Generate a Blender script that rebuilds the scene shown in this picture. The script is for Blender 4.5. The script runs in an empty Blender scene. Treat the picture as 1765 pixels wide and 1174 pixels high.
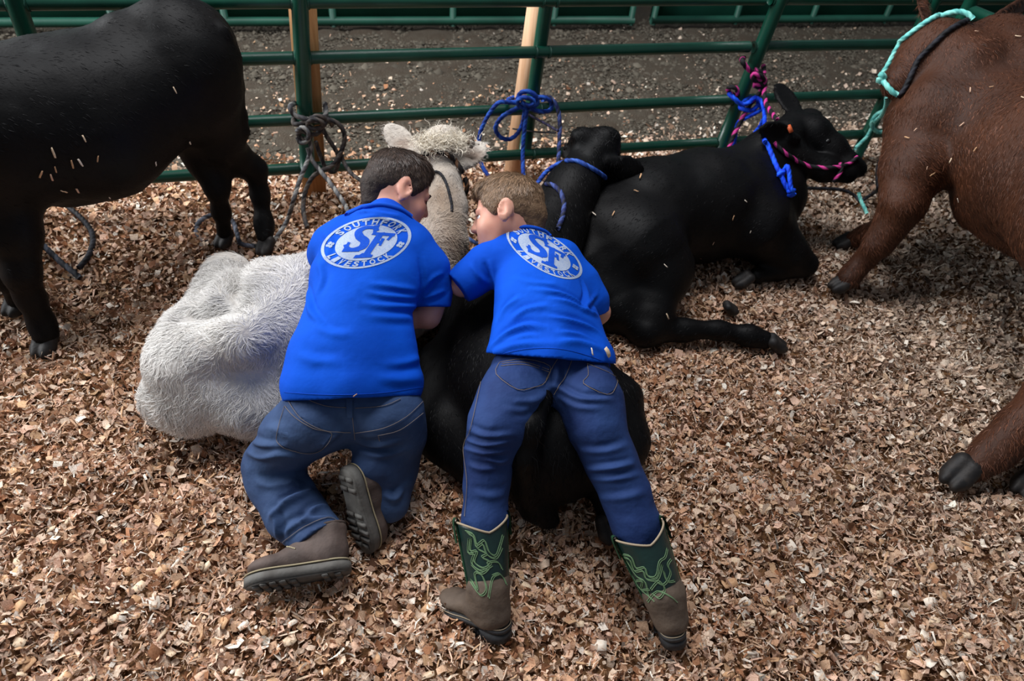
import bpy, bmesh, math, random
import numpy as np
from mathutils import Vector, Matrix
from mathutils.bvhtree import BVHTree

# ------------------------------------------------------------------ camera, light, exposure
SC = bpy.context.scene
COL = SC.collection
IMG_W, IMG_H, FOC = 1765.0, 1174.0, 1177.0
CAM_H = 1.75
_dn = np.array([745 - IMG_W / 2, 1800 - IMG_H / 2, FOC]); _dn /= np.linalg.norm(_dn)
_ax = np.array([5500 - IMG_W / 2, 0 - IMG_H / 2, FOC]); _ax = _ax - _dn * _ax.dot(_dn); _ax /= np.linalg.norm(_ax)
ROT = np.array([_ax, np.cross(-_dn, _ax), -_dn])        # camera axes (x right, y down, z ahead) to world
CAM = np.array([0.0, 0.0, CAM_H])
cam = bpy.data.cameras.new('camera'); camo = bpy.data.objects.new('camera', cam); COL.objects.link(camo)
cam.sensor_fit = 'HORIZONTAL'; cam.sensor_width = 36.0; cam.lens = 36.0 * FOC / IMG_W
cam.clip_start = 0.02; cam.clip_end = 200
m4 = np.eye(4); m4[:3, 0] = ROT[:, 0]; m4[:3, 1] = -ROT[:, 1]; m4[:3, 2] = -ROT[:, 2]; m4[:3, 3] = CAM
camo.matrix_world = Matrix(m4.tolist())
cam.dof.use_dof = True; cam.dof.focus_distance = 1.95; cam.dof.aperture_fstop = 3.2
SC.camera = camo

SC.view_settings.view_transform = 'Standard'; SC.view_settings.look = 'None'
SC.view_settings.gamma = 1.0; SC.view_settings.use_curve_mapping = False
SC.view_settings.exposure = 0.0

world = bpy.data.worlds.new('barn_air'); SC.world = world; world.use_nodes = True
bg = world.node_tree.nodes['Background']
bg.inputs['Color'].default_value = (0.80, 0.88, 1.0, 1); bg.inputs['Strength'].default_value = 0.22

def area_light(name, loc, target, sx, sy, power, col):
    l = bpy.data.lights.new(name, 'AREA'); l.shape = 'RECTANGLE'; l.size = sx; l.size_y = sy; l.energy = power; l.color = col
    o = bpy.data.objects.new(name, l); COL.objects.link(o); o.location = loc
    o.rotation_euler = (Vector(target) - Vector(loc)).to_track_quat('-Z', 'Y').to_euler()
    return o
# the open side of the barn (left, beyond the fence) and the skylight strip in the roof
area_light('barn_doorway_daylight', (-4.5, 4.2, 3.0), (0.3, 1.5, 0.2), 4.0, 2.4, 560, (0.96, 0.98, 1.0))
area_light('roof_skylight_daylight', (0.2, 3.0, 5.0), (0.5, 1.4, 0.0), 2.5, 1.6, 250, (0.98, 0.98, 1.0))

# ------------------------------------------------------------------ survey helpers
def ray(u, v): return ROT @ np.array([u - IMG_W / 2, v - IMG_H / 2, FOC])
def gp(u, v, z=0.0):                       # the point at height z on the line of sight through (u, v)
    d = ray(u, v); return CAM + d * ((z - CAM_H) / d[2])
def yp(u, v, y):                           # the point at depth y on that line
    d = ray(u, v); return CAM + d * (y / d[1])
def cdir(x, y, z): return ROT @ np.array([x, y, z], float)
def unit(v): v = np.asarray(v, float); return v / (np.linalg.norm(v) + 1e-12)
rng = np.random.default_rng(7)

# ------------------------------------------------------------------ objects
LOC = {}
def props(o, label=None, cat=None, group=None, kind=None):
    if label: o['label'] = label
    if cat: o['category'] = cat
    if group: o['group'] = group
    if kind: o['kind'] = kind
    return o
def thing(name, label, cat, loc, group=None):
    o = bpy.data.objects.new(name, None); COL.objects.link(o); o.location = tuple(float(c) for c in loc)
    o.empty_display_size = 0.1; LOC[o.name] = np.array(loc, float)
    return props(o, label, cat, group)
def mesh_data(name, V, F, smooth=True, col=None):
    V = np.ascontiguousarray(V, np.float32)
    me = bpy.data.meshes.new(name)
    if isinstance(F, np.ndarray): groups = [F]
    elif len(F) and isinstance(F[0], np.ndarray) and F[0].ndim == 2: groups = F
    else: groups = None
    if groups is None:
        me.from_pydata(V.tolist(), [], [list(map(int, f)) for f in F])
    else:
        groups = [g for g in groups if len(g)]
        me.vertices.add(len(V)); me.vertices.foreach_set('co', V.ravel())
        lv = np.concatenate([g.ravel() for g in groups]).astype(np.int32)
        lt = np.concatenate([np.full(len(g), g.shape[1]) for g in groups]).astype(np.int32)
        ls = np.concatenate([[0], np.cumsum(lt)[:-1]]).astype(np.int32)
        me.loops.add(len(lv)); me.loops.foreach_set('vertex_index', lv)
        me.polygons.add(len(lt)); me.polygons.foreach_set('loop_start', ls); me.polygons.foreach_set('loop_total', lt)
        me.update(calc_edges=True)
    if smooth: me.polygons.foreach_set('use_smooth', np.ones(len(me.polygons), bool))
    if col is not None:
        a = me.color_attributes.new('Col', 'FLOAT_COLOR', 'POINT')
        c = np.ones((len(V), 4), np.float32); c[:, :3] = col; a.data.foreach_set('color', c.ravel())
    return me
def mk(name, V, F, mat, parent=None, smooth=True, col=None, loc=None):
    V = np.asarray(V, float)
    base = LOC[parent.name] if parent is not None else (np.zeros(3) if loc is None else np.asarray(loc, float))
    me = mesh_data(name, V - base, F, smooth, col)
    o = bpy.data.objects.new(name, me); COL.objects.link(o)
    if mat is not None: me.materials.append(mat)
    if parent is not None: o.parent = parent
    else: o.location = tuple(base)
    LOC[o.name] = base
    return o

# ------------------------------------------------------------------ materials
def lin(c):
    c = np.asarray(c, float) / 255.0
    return np.where(c <= 0.04045, c / 12.92, ((c + 0.055) / 1.055) ** 2.4)
def mat(name, rgb=None, rough=0.6, spec=0.5, metal=0.0, noise=None, bump=None, vcol=False, sheen=0.0, coat=0.0, sss=0.0, wave=None):
    """rgb in 0..255; noise=(scale, second colour, lo, hi); bump=(scale, strength, distance); vcol multiplies by the Col attribute"""
    m = bpy.data.materials.new(name); m.use_nodes = True; nt = m.node_tree; N = nt.nodes; L = nt.links
    b = N['Principled BSDF']; b.inputs['Roughness'].default_value = rough; b.inputs['Metallic'].default_value = metal
    b.inputs['Specular IOR Level'].default_value = spec
    if sheen: b.inputs['Sheen Weight'].default_value = sheen; b.inputs['Sheen Roughness'].default_value = 0.4
    if coat: b.inputs['Coat Weight'].default_value = coat; b.inputs['Coat Roughness'].default_value = 0.25
    if sss: b.inputs['Subsurface Weight'].default_value = sss; b.inputs['Subsurface Radius'].default_value = (0.012, 0.004, 0.002)
    tc = N.new('ShaderNodeTexCoord'); src = None
    if rgb is not None:
        base = (*lin(rgb), 1); b.inputs['Base Color'].default_value = base
        if noise:
            n = N.new('ShaderNodeTexNoise'); n.inputs['Scale'].default_value = noise[0]; n.inputs['Detail'].default_value = 5
            r = N.new('ShaderNodeValToRGB'); r.color_ramp.elements[0].position = noise[2]; r.color_ramp.elements[1].position = noise[3]
            r.color_ramp.elements[0].color = base; r.color_ramp.elements[1].color = (*lin(noise[1]), 1)
            L.new(tc.outputs['Object'], n.inputs['Vector']); L.new(n.outputs['Fac'], r.inputs['Fac']); src = r.outputs['Color']
    if vcol:
        a = N.new('ShaderNodeAttribute'); a.attribute_name = 'Col'
        if src is None: src = a.outputs['Color']
        else:
            mx = N.new('ShaderNodeMix'); mx.data_type = 'RGBA'; mx.blend_type = 'MULTIPLY'; mx.inputs['Factor'].default_value = 1
            L.new(src, mx.inputs['A']); L.new(a.outputs['Color'], mx.inputs['B']); src = mx.outputs['Result']
    if src is not None: L.new(src, b.inputs['Base Color'])
    hsrc = None
    if bump:
        n = N.new('ShaderNodeTexNoise'); n.inputs['Scale'].default_value = bump[0]; n.inputs['Detail'].default_value = 4
        L.new(tc.outputs['Object'], n.inputs['Vector']); hsrc = n.outputs['Fac']; st, di = bump[1], bump[2]
    if wave:
        mp = N.new('ShaderNodeMapping'); mp.inputs['Scale'].default_value = wave[0]; L.new(tc.outputs['Object'], mp.inputs['Vector'])
        n = N.new('ShaderNodeTexNoise'); n.inputs['Scale'].default_value = wave[1]; n.inputs['Detail'].default_value = 3
        L.new(mp.outputs['Vector'], n.inputs['Vector']); hsrc = n.outputs['Fac']; st, di = wave[2], wave[3]
    if hsrc is not None:
        bp = N.new('ShaderNodeBump'); bp.inputs['Strength'].default_value = st; bp.inputs['Distance'].default_value = di
        L.new(hsrc, bp.inputs['Height']); L.new(bp.outputs['Normal'], b.inputs['Normal'])
    return m

# ------------------------------------------------------------------ value noise
def _hash(i, j, k, s):
    n = (i * 374761393 + j * 668265263 + k * 2147483647 + s * 1274126177) & 0xFFFFFFFF
    n = ((n ^ (n >> 13)) * 1274126177) & 0xFFFFFFFF
    return ((n ^ (n >> 16)) & 0xFFFF) / 65535.0
def vnoise(P, scale, seed=0):
    Q = np.asarray(P, float) * scale; I = np.floor(Q).astype(np.int64); f = Q - I; f = f * f * (3 - 2 * f); r = 0
    for a in (0, 1):
        for b in (0, 1):
            for c in (0, 1):
                w = (f[..., 0] if a else 1 - f[..., 0]) * (f[..., 1] if b else 1 - f[..., 1]) * (f[..., 2] if c else 1 - f[..., 2])
                r = r + w * _hash(I[..., 0] + a, I[..., 1] + b, I[..., 2] + c, seed)
    return r * 2 - 1

# ------------------------------------------------------------------ organic solids: blended round cones and ellipsoids, polygonised as one surface
class Solid:
    def __init__(s, res): s.res = res; s.ops = []; s.disp = None
    def cone(s, a, b, ra, rb, k=0.03, op='u'):
        a = np.asarray(a, float); b = np.asarray(b, float); r = max(ra, rb)
        s.ops.append((op, 'c', (a, b, ra, rb), np.minimum(a, b) - r, np.maximum(a, b) + r, k)); return s
    def ball(s, c, r, k=0.03, op='u'): return s.cone(c, np.asarray(c, float) + 1e-5, r, r, k, op)
    def ell(s, c, rad, axes=None, k=0.03, op='u'):
        A = np.eye(3) if axes is None else np.asarray(axes, float)      # rows are the local axes
        c = np.asarray(c, float); e = np.sqrt(((A * np.asarray(rad, float)[:, None]) ** 2).sum(0))
        s.ops.append((op, 'e', (c, np.asarray(rad, float), A), c - e, c + e, k)); return s
    def chain(s, pts, k=0.03, op='u'):                                   # pts: (position, radius)
        for (a, ra), (b, rb) in zip(pts[:-1], pts[1:]): s.cone(a, b, ra, rb, k, op)
        return s
    def cut(s, p, n, k=0.004):                                           # keep the side the normal points away from
        s.ops.append(('cut', 'p', (np.asarray(p, float), unit(n)), None, None, k)); return s
    def cutbox(s, p, n, c, r, k=0.004):                                  # a cut that acts only within r of c
        s.ops.append(('cutl', 'p', (np.asarray(p, float), unit(n), np.asarray(c, float), r), None, None, k)); return s
    def build(s):
        lo = np.min([o[3] for o in s.ops if o[0] == 'u'], 0) - 4 * s.res; hi = np.max([o[4] for o in s.ops if o[0] == 'u'], 0) + 4 * s.res
        n = np.ceil((hi - lo) / s.res).astype(int) + 1
        ax = [(lo[i] + np.arange(n[i]) * s.res).astype(np.float32) for i in range(3)]
        D = np.full(n, 0.2, np.float32)
        for op, kind, arg, blo, bhi, k in s.ops:
            if op in ('cut', 'cutl'):
                p, nn = arg[:2]
                d = ((ax[0][:, None, None] - p[0]) * nn[0] + (ax[1][None, :, None] - p[1]) * nn[1] + (ax[2][None, None, :] - p[2]) * nn[2]).astype(np.float32)
                if op == 'cutl':
                    c, r = arg[2:]
                    q = np.sqrt((ax[0][:, None, None] - c[0]) ** 2 + (ax[1][None, :, None] - c[1]) ** 2 + (ax[2][None, None, :] - c[2]) ** 2)
                    d = np.where(q < r, d, -1.0).astype(np.float32)
                D = np.maximum(D, d); continue
            pad = k + 2.5 * s.res
            i0 = np.maximum(np.floor((blo - pad - lo) / s.res).astype(int), 0); i1 = np.minimum(np.ceil((bhi + pad - lo) / s.res).astype(int) + 1, n)
            if (i1 <= i0).any(): continue
            sl = tuple(slice(a, b) for a, b in zip(i0, i1))
            X = ax[0][sl[0]][:, None, None]; Y = ax[1][sl[1]][None, :, None]; Z = ax[2][sl[2]][None, None, :]
            if kind == 'c':
                a, b, ra, rb = arg; ba = b - a; L2 = max(ba.dot(ba), 1e-12)
                t = np.clip(((X - a[0]) * ba[0] + (Y - a[1]) * ba[1] + (Z - a[2]) * ba[2]) / L2, 0, 1)
                d = np.sqrt((X - a[0] - t * ba[0]) ** 2 + (Y - a[1] - t * ba[1]) ** 2 + (Z - a[2] - t * ba[2]) ** 2) - (ra + (rb - ra) * t)
            else:
                c, rad, A = arg
                q = [((X - c[0]) * A[i, 0] + (Y - c[1]) * A[i, 1] + (Z - c[2]) * A[i, 2]) / rad[i] for i in range(3)]
                k0 = np.sqrt(q[0] ** 2 + q[1] ** 2 + q[2] ** 2); k1 = np.sqrt((q[0] / rad[0]) ** 2 + (q[1] / rad[1]) ** 2 + (q[2] / rad[2]) ** 2) + 1e-6
                d = k0 * (k0 - 1) / k1
            d = d.astype(np.float32); o = D[sl]
            if op == 's':
                d = -d; h = np.clip(0.5 - 0.5 * (o - d) / k, 0, 1); D[sl] = o + (d - o) * h + k * h * (1 - h)
            else:
                h = np.clip(0.5 + 0.5 * (d - o) / k, 0, 1); D[sl] = d + (o - d) * h - k * h * (1 - h)
        if s.disp is not None:
            idx = np.argwhere(np.abs(D) < 0.03)
            if len(idx):
                P = lo + idx * s.res; D[idx[:, 0], idx[:, 1], idx[:, 2]] += s.disp(P).astype(np.float32)
        s.V, s.F = nets(D, lo, s.res)
        s.bvh = BVHTree.FromPolygons(s.V.tolist(), s.F.tolist())
        return s
def nets(D, lo, res):
    S = D < 0; nx, ny, nz = D.shape
    cnt = np.zeros((nx - 1, ny - 1, nz - 1), np.int8)
    for i in (0, 1):
        for j in (0, 1):
            for k in (0, 1): cnt += S[i:nx - 1 + i, j:ny - 1 + j, k:nz - 1 + k]
    A = np.argwhere((cnt > 0) & (cnt < 8)); idm = np.full(cnt.shape, -1, np.int64); idm[A[:, 0], A[:, 1], A[:, 2]] = np.arange(len(A))
    acc = np.zeros((len(A), 3)); num = np.zeros(len(A))
    cor = [(i, j, k) for i in (0, 1) for j in (0, 1) for k in (0, 1)]
    val = {c: D[A[:, 0] + c[0], A[:, 1] + c[1], A[:, 2] + c[2]] for c in cor}
    for c in cor:
        for x in range(3):
            if c[x]: continue
            e = list(c); e[x] = 1; e = tuple(e); va, vb = val[c], val[e]; m = (va < 0) != (vb < 0)
            t = np.where(m, va / np.where(m, va - vb, 1), 0); p = np.tile(np.array(c, float), (len(A), 1)); p[:, x] += t
            acc += p * m[:, None]; num += m
    V = lo + (A + acc / num[:, None]) * res
    Q = []
    for x in range(3):
        y, z = (x + 1) % 3, (x + 2) % 3
        a = [slice(None)] * 3; b = [slice(None)] * 3; a[x] = slice(0, -1); b[x] = slice(1, None)
        ch = S[tuple(a)] != S[tuple(b)]; E = np.argwhere(ch); E = E[(E[:, y] > 0) & (E[:, z] > 0) & (E[:, y] < D.shape[y] - 1) & (E[:, z] < D.shape[z] - 1)]
        ins = S[E[:, 0], E[:, 1], E[:, 2]]
        def cell(dy, dz): c = E.copy(); c[:, y] += dy; c[:, z] += dz; return idm[c[:, 0], c[:, 1], c[:, 2]]
        q = np.stack([cell(-1, -1), cell(0, -1), cell(0, 0), cell(-1, 0)], 1); q[~ins] = q[~ins][:, ::-1]; Q.append(q)
    return V, np.concatenate(Q)
def vnormals(V, F):
    n = np.cross(V[F[:, 2]] - V[F[:, 0]], V[F[:, 3 % F.shape[1]]] - V[F[:, 1]]); N = np.zeros_like(V)
    for i in range(F.shape[1]): np.add.at(N, F[:, i], n)
    return N / (np.linalg.norm(N, axis=1, keepdims=True) + 1e-12)
def hit(bvhs, u, v, off=0.0, fall=None):   # first surface on the line of sight through (u, v), lifted by off
    d = Vector(unit(ray(u, v))); best = None
    for b in (bvhs if isinstance(bvhs, (list, tuple)) else [bvhs]):
        p, n, i, t = b.ray_cast(Vector(CAM), d)
        if p is not None and (best is None or t < best[0]): best = (t, np.array(p), np.array(n))
    if best is None: return fall
    n = best[2] if best[2].dot(ray(u, v)) < 0 else -best[2]
    return best[1] + n * off
def folds(S, L):
    '''press creases into cloth: each (line of sight points, height, width) becomes a tapered ridge with a hollow beside it'''
    N = vnormals(S.V, S.F); D = np.zeros(len(S.V))
    for poly, amp, w in L:
        P = [hit(S.bvh, u, v) for u, v in smooth_path(np.array(poly, float), 8)]; P = [p for p in P if p is not None]
        if len(P) < 4: continue
        P = np.array(P); q = np.concatenate([[0], np.cumsum(np.linalg.norm(np.diff(P, axis=0), axis=1))]); tt = np.linspace(0, q[-1], max(8, int(q[-1] / 0.0015))); P = np.stack([np.interp(tt, q, P[:, i]) for i in range(3)], 1)
        ker = np.hanning(15); ker /= ker.sum(); pad = np.concatenate([np.repeat(P[:1], 7, 0), P, np.repeat(P[-1:], 7, 0)]); P = np.stack([np.convolve(pad[:, i], ker, 'valid') for i in range(3)], 1)
        k = np.where(((S.V > P.min(0) - 4 * w) & (S.V < P.max(0) + 4 * w)).all(1))[0]
        if not len(k): continue
        d = np.linalg.norm(S.V[k][:, None] - P[None], axis=2); j = d.argmin(1); dm = d.min(1); T = np.gradient(P, axis=0)[j]
        side = (np.cross(T, S.V[k] - P[j]) * N[k]).sum(1); sg = np.sign(side); tp = np.sin(np.pi * np.clip((j + 0.5) / len(P), 0.02, 0.98)) ** 0.7
        D[k] += 1.35 * amp * tp * (np.exp(-(dm / w) ** 2) - 0.55 * np.exp(-((sg * dm - 1.7 * w) / w) ** 2))
    S.V = S.V + N * D[:, None]; S.bvh = BVHTree.FromPolygons(S.V.tolist(), S.F.tolist()); return S
def smooth_path(P, n=8, closed=False):     # Catmull-Rom
    P = np.asarray(P, float); out = []; m = len(P)
    for i in range(m if closed else m - 1):
        g = lambda j: P[j % m] if closed else P[min(max(j, 0), m - 1)]
        a, b, c, d = g(i - 1), g(i), g(i + 1), g(i + 2)
        for t in np.arange(n) / n: out.append(0.5 * (2 * b + (c - a) * t + (2 * a - 5 * b + 4 * c - d) * t * t + (3 * b - a - 3 * c + d) * t ** 3))
    if not closed: out.append(P[-1])
    return np.array(out)
def frames(P, closed=False):
    T = np.gradient(P, axis=0)
    if closed: T = np.roll(P, -1, 0) - np.roll(P, 1, 0)
    T /= np.linalg.norm(T, axis=1, keepdims=True) + 1e-12
    n = unit(np.cross(T[0], [0.3, 0.2, 0.93])); Ns = []
    for t in T: n = unit(n - t * n.dot(t)); Ns.append(n)
    Ns = np.array(Ns); return T, Ns, np.cross(T, Ns)
def tube(P, r, seg=8, closed=False, cap=True):
    P = np.asarray(P, float); T, N, B = frames(P, closed); r = np.broadcast_to(np.asarray(r, float), (len(P),)); m = len(P)
    th = np.arange(seg) * 2 * np.pi / seg
    V = P[:, None] + r[:, None, None] * (np.cos(th)[None, :, None] * N[:, None] + np.sin(th)[None, :, None] * B[:, None]); V = V.reshape(-1, 3)
    i = np.arange(m if closed else m - 1)[:, None]; j = np.arange(seg)[None]; i2 = (i + 1) % m; j2 = (j + 1) % seg
    F = [np.stack([i * seg + j, i2 * seg + j, i2 * seg + j2, i * seg + j2], -1).reshape(-1, 4)]
    F[0] = F[0][:, ::-1]
    if cap and not closed: F.append(np.arange(seg)[None, :]); F.append((np.arange(seg) + (m - 1) * seg)[None, ::-1])
    return V, F
def rope(P, r, cols, pitch=None, closed=False, seg=12):
    """a laid rope of three strands swept along P; cols: one colour for each strand"""
    P = np.asarray(P, float)
    d = np.linalg.norm(np.diff(P, axis=0), axis=1); s = np.concatenate([[0], np.cumsum(d)]); L = s[-1]
    n = max(8, int(L / (r * 0.55))); t = np.linspace(0, L, n); P = np.stack([np.interp(t, s, P[:, i]) for i in range(3)], 1)
    T, N, B = frames(P, False); pitch = pitch or r * 7
    th = np.arange(seg) * 2 * np.pi / seg; ph = t * 2 * np.pi / pitch
    rad = r * (0.86 + 0.2 * np.abs(np.cos(1.5 * th)))
    an = th[None] + ph[:, None]
    V = P[:, None] + rad[None, :, None] * (np.cos(an)[..., None] * N[:, None] + np.sin(an)[..., None] * B[:, None]); V = V.reshape(-1, 3)
    i = np.arange(n - 1)[:, None]; j = np.arange(seg)[None]; j2 = (j + 1) % seg
    F = [np.stack([i * seg + j2, (i + 1) * seg + j2, (i + 1) * seg + j, i * seg + j], -1).reshape(-1, 4), np.arange(seg)[None, :], (np.arange(seg) + (n - 1) * seg)[None, ::-1]]
    c = np.array([lin(c) for c in cols]); sid = ((th + np.pi / 3) // (2 * np.pi / 3)).astype(int) % 3
    C = np.tile(c[sid % len(c)], (n, 1)); C *= 1 + 0.12 * rng.standard_normal((len(C), 1)); C = np.clip(C, 0, 1)
    return V, F, C
def merge(parts):
    V = []; F = {}; C = []; o = 0
    for p in parts:
        V.append(p[0]); fs = p[1] if isinstance(p[1], list) else [p[1]]
        for f in fs: F.setdefault(f.shape[1], []).append(f + o)
        if len(p) > 2: C.append(p[2])
        o += len(p[0])
    r = (np.concatenate(V), [np.concatenate(f) for f in F.values()])
    return r + (np.concatenate(C),) if C else r
def box(c, h, axes=None, bev=0.0):
    A = np.eye(3) if axes is None else np.asarray(axes, float)
    bm = bmesh.new(); bmesh.ops.create_cube(bm, size=2)
    for v in bm.verts: v.co = Vector((v.co.x * h[0], v.co.y * h[1], v.co.z * h[2]))
    if bev: bmesh.ops.bevel(bm, geom=bm.edges[:], offset=bev, segments=2, affect='EDGES')
    V = np.array([v.co[:] for v in bm.verts]) @ A + np.asarray(c, float); bm.verts.index_update()
    F = [[v.index for v in f.verts] for f in bm.faces]; bm.free(); d = {}
    for f in F: d.setdefault(len(f), []).append(f)
    return V, [np.array(f) for f in d.values()]
def sample(V, F, n):
    a = np.linalg.norm(np.cross(V[F[:, 2]] - V[F[:, 0]], V[F[:, 3]] - V[F[:, 1]]), axis=1); i = rng.choice(len(F), n, p=a / a.sum())
    w = rng.random((n, 2)); f = F[i]; N = vnormals(V, F)
    bl = lambda X: (X[f[:, 0]] * ((1 - w[:, :1]) * (1 - w[:, 1:])) + X[f[:, 1]] * (w[:, :1] * (1 - w[:, 1:])) + X[f[:, 2]] * (w[:, :1] * w[:, 1:]) + X[f[:, 3]] * ((1 - w[:, :1]) * w[:, 1:]))
    P = bl(V); M = bl(N); return P, M / (np.linalg.norm(M, axis=1, keepdims=True) + 1e-9)
def strands(P, N, flow, length, width, seg=3, curl=0.0, lift=0.35, col=None, cvar=0.15, clump=0.0):
    """hair as tapered ribbons: P roots, N normals, flow directions along the skin"""
    n = len(P); T = flow - N * (flow * N).sum(1, keepdims=True); T /= np.linalg.norm(T, axis=1, keepdims=True) + 1e-9
    T = T + 0.25 * rng.standard_normal(T.shape); T -= N * (T * N).sum(1, keepdims=True); T /= np.linalg.norm(T, axis=1, keepdims=True) + 1e-9
    S = np.cross(N, T); length = np.broadcast_to(np.asarray(length, float), (n,)) * rng.uniform(0.6, 1.25, n)
    ph = rng.uniform(0, 6.28, n) if not clump else vnoise(P, clump, 5) * 6.28 + rng.normal(0, 0.5, n)
    rings = []; wv = rng.uniform(0.7, 1.3, n) * width
    W = S + N * rng.uniform(-0.6, 0.6, (n, 1)); W /= np.linalg.norm(W, axis=1, keepdims=True)
    for i in range(seg + 1):
        t = i / seg; c = P + (T * (length * t)[:, None]) + N * (length * (lift * t * (1 - 0.55 * t)))[:, None] + S * (length * curl * np.sin(ph + 5 * t) - length * curl * np.sin(ph))[:, None]
        if i < seg: w = (wv * (1 - 0.75 * t))[:, None]; rings += [c - W * w, c + W * w]
        else: rings.append(c)
    V = np.stack(rings, 1); m = V.shape[1]; o = (np.arange(n) * m)[:, None]
    Q = np.concatenate([o + np.array([[2 * i, 2 * i + 1, 2 * i + 3, 2 * i + 2]]) for i in range(seg - 1)]) if seg > 1 else np.zeros((0, 4), int)
    Tr = o + np.array([[2 * seg - 2, 2 * seg - 1, 2 * seg]])
    C = None
    if col is not None:
        c = np.broadcast_to(np.asarray(col, float), (n, 3)) * (1 + cvar * rng.standard_normal((n, 1))); C = np.repeat(np.clip(c, 0, 1), m, 0)
    return V.reshape(-1, 3), [Q, Tr], C
# ------------------------------------------------------------------ ground
FENCE_Y = 2.742
def height(x, y):
    P = np.stack([x, y, np.zeros_like(x)], -1)
    h = 0.022 * vnoise(P, 2.6, 1) + 0.021 * vnoise(P, 6.0, 2) + 0.013 * vnoise(P, 13, 3)
    return h * np.clip((3.3 - y) / 0.7, 0.35, 1)
M_floor = mat('packed_earth', (74, 60, 48), 0.95, 0.2, noise=(9, (48, 38, 30), 0.35, 0.7), bump=(60, 0.6, 0.02))
gx, gy = np.meshgrid(np.linspace(-9, 12, 43), np.linspace(-4, 14, 37), indexing='ij')
def grid_faces(a, b):
    i, j = np.meshgrid(np.arange(a - 1), np.arange(b - 1), indexing='ij'); q = i * b + j
    return np.stack([q, q + b, q + b + 1, q + 1], -1).reshape(-1, 4)
props(mk('floor', np.stack([gx.ravel(), gy.ravel(), np.full(gx.size, -0.06)], 1), grid_faces(43, 37), M_floor), 'packed brown earth floor of the livestock barn', None, kind='structure')

M_bed = mat('shavings_underlay', (128, 92, 62), 0.9, 0.1, noise=(55, (70, 46, 30), 0.35, 0.65), bump=(120, 0.8, 0.01))
bx, by = np.meshgrid(np.linspace(-2.6, 4.4, 281), np.linspace(-0.5, 3.35, 155), indexing='ij')
bz = height(bx, by) - 0.012 - 0.05 * np.clip((by - 2.95) / 0.35, 0, 1)
bed = mk('shavings_bed', np.stack([bx.ravel(), by.ravel(), bz.ravel()], 1), grid_faces(281, 155), M_bed)
props(bed, 'deep bed of pale wood shavings covering the pen floor', 'bedding', kind='stuff')

PAL = np.array([lin(c) for c in [(230, 206, 184), (210, 174, 144), (220, 184, 162), (190, 148, 118), (164, 116, 84), (122, 80, 54), (242, 232, 220), (206, 170, 134), (84, 56, 40)]])
PALP = np.array([.21, .18, .19, .13, .09, .06, .06, .06, .02])
def chip_cloud(n, xr, yr, size, zoff, tilt, sliver=0.25, keep=None, palp=PALP):
    x = rng.uniform(*xr, n); y = rng.uniform(*yr, n)
    if keep is not None: k = keep(x, y); x, y = x[k], y[k]; n = len(x)
    z = height(x, y) + rng.uniform(*zoff, n)
    L = np.minimum(rng.lognormal(math.log(size), 0.45, n), 0.036); Wd = L * rng.uniform(0.45, 0.95, n)
    sv = rng.random(n) < sliver; Wd[sv] = L[sv] * rng.uniform(0.12, 0.25, sv.sum()); L[sv] *= 1.35
    yaw = rng.uniform(0, 6.283, n); a = rng.normal(0, tilt, n); b = rng.normal(0, tilt, n)
    cy, sy, ca, sa, cb, sb = np.cos(yaw), np.sin(yaw), np.cos(a), np.sin(a), np.cos(b), np.sin(b)
    ex = np.stack([cy * ca, sy * ca, sa], 1); ey = np.stack([-sy * cb, cy * cb, sb], 1); ez = np.cross(ex, ey)
    bend = rng.normal(0, 0.28, n) * L; rows = []
    for i, t in enumerate((-0.5, 0.0, 0.5)):
        w = 1 - (0 if i == 1 else 1) * rng.uniform(0, 0.45, n); sk = rng.normal(0, 0.10, n) * L
        for s_ in (-0.5, 0.5):
            rows.append(np.stack([x, y, z], 1) + ex * (L * t + rng.normal(0, .07, n) * L)[:, None] + ey * (Wd * w * s_ + sk * 0.4)[:, None] + ez * (bend * (0.5 if i == 1 else -0.5))[:, None])
    V = np.stack(rows, 1); o = (np.arange(n) * 6)[:, None]
    F = np.concatenate([o + np.array([[0, 1, 3, 2]]), o + np.array([[2, 3, 5, 4]])])
    c = PAL[rng.choice(len(PAL), n, p=palp)] * rng.uniform(0.75, 1.3, (n, 1))
    # chip colour greyer towards the right side of the pen
    g = np.clip((x - 1.2) / 1.2, 0, 1)[:, None] * 0.5
    c = c * (1 - g) + g * (c.mean(1, keepdims=True) * np.array([0.98, 0.92, 0.80]))
    return V.reshape(-1, 3), F, np.repeat(np.clip(c, 0, 1), 6, 0)
M_chip = mat('wood_shaving', (255, 255, 255), 0.75, 0.25, noise=(300, (215, 205, 195), 0.35, 0.65), vcol=True)
edge = lambda x, y: rng.random(len(x)) < np.clip((3.2 - y) / 0.35 + 0.10 * (y < 3.5) + 0.2 * (x > 1.2) * (y < 3.45), 0.0, 1)
parts = [chip_cloud(52000, (-1.5, 2.6), (0.05, 2.3), 0.012, (0.0, 0.016), 0.75, 1.0, edge),
         chip_cloud(80000, (-2.4, 4.2), (-0.3, 3.5), 0.017, (-0.012, 0.002), 0.4, 0.3, edge),
         chip_cloud(70000, (-1.8, 3.6), (0.0, 3.05), 0.017, (-0.004, 0.012), 0.6, 0.42, edge),
         chip_cloud(26000, (-1.4, 2.4), (0.1, 1.7), 0.012, (0.0, 0.014), 0.7, 0.65, edge),
         chip_cloud(2600, (-2.5, 4.2), (3.0, 3.9), 0.014, (-0.025, -0.02), 0.4, 0.25), chip_cloud(900, (-2.5, 5.2), (3.6, 4.8), 0.012, (-0.025, -0.02), 0.4, 0.25)]
V, F, C = merge(parts)
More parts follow.
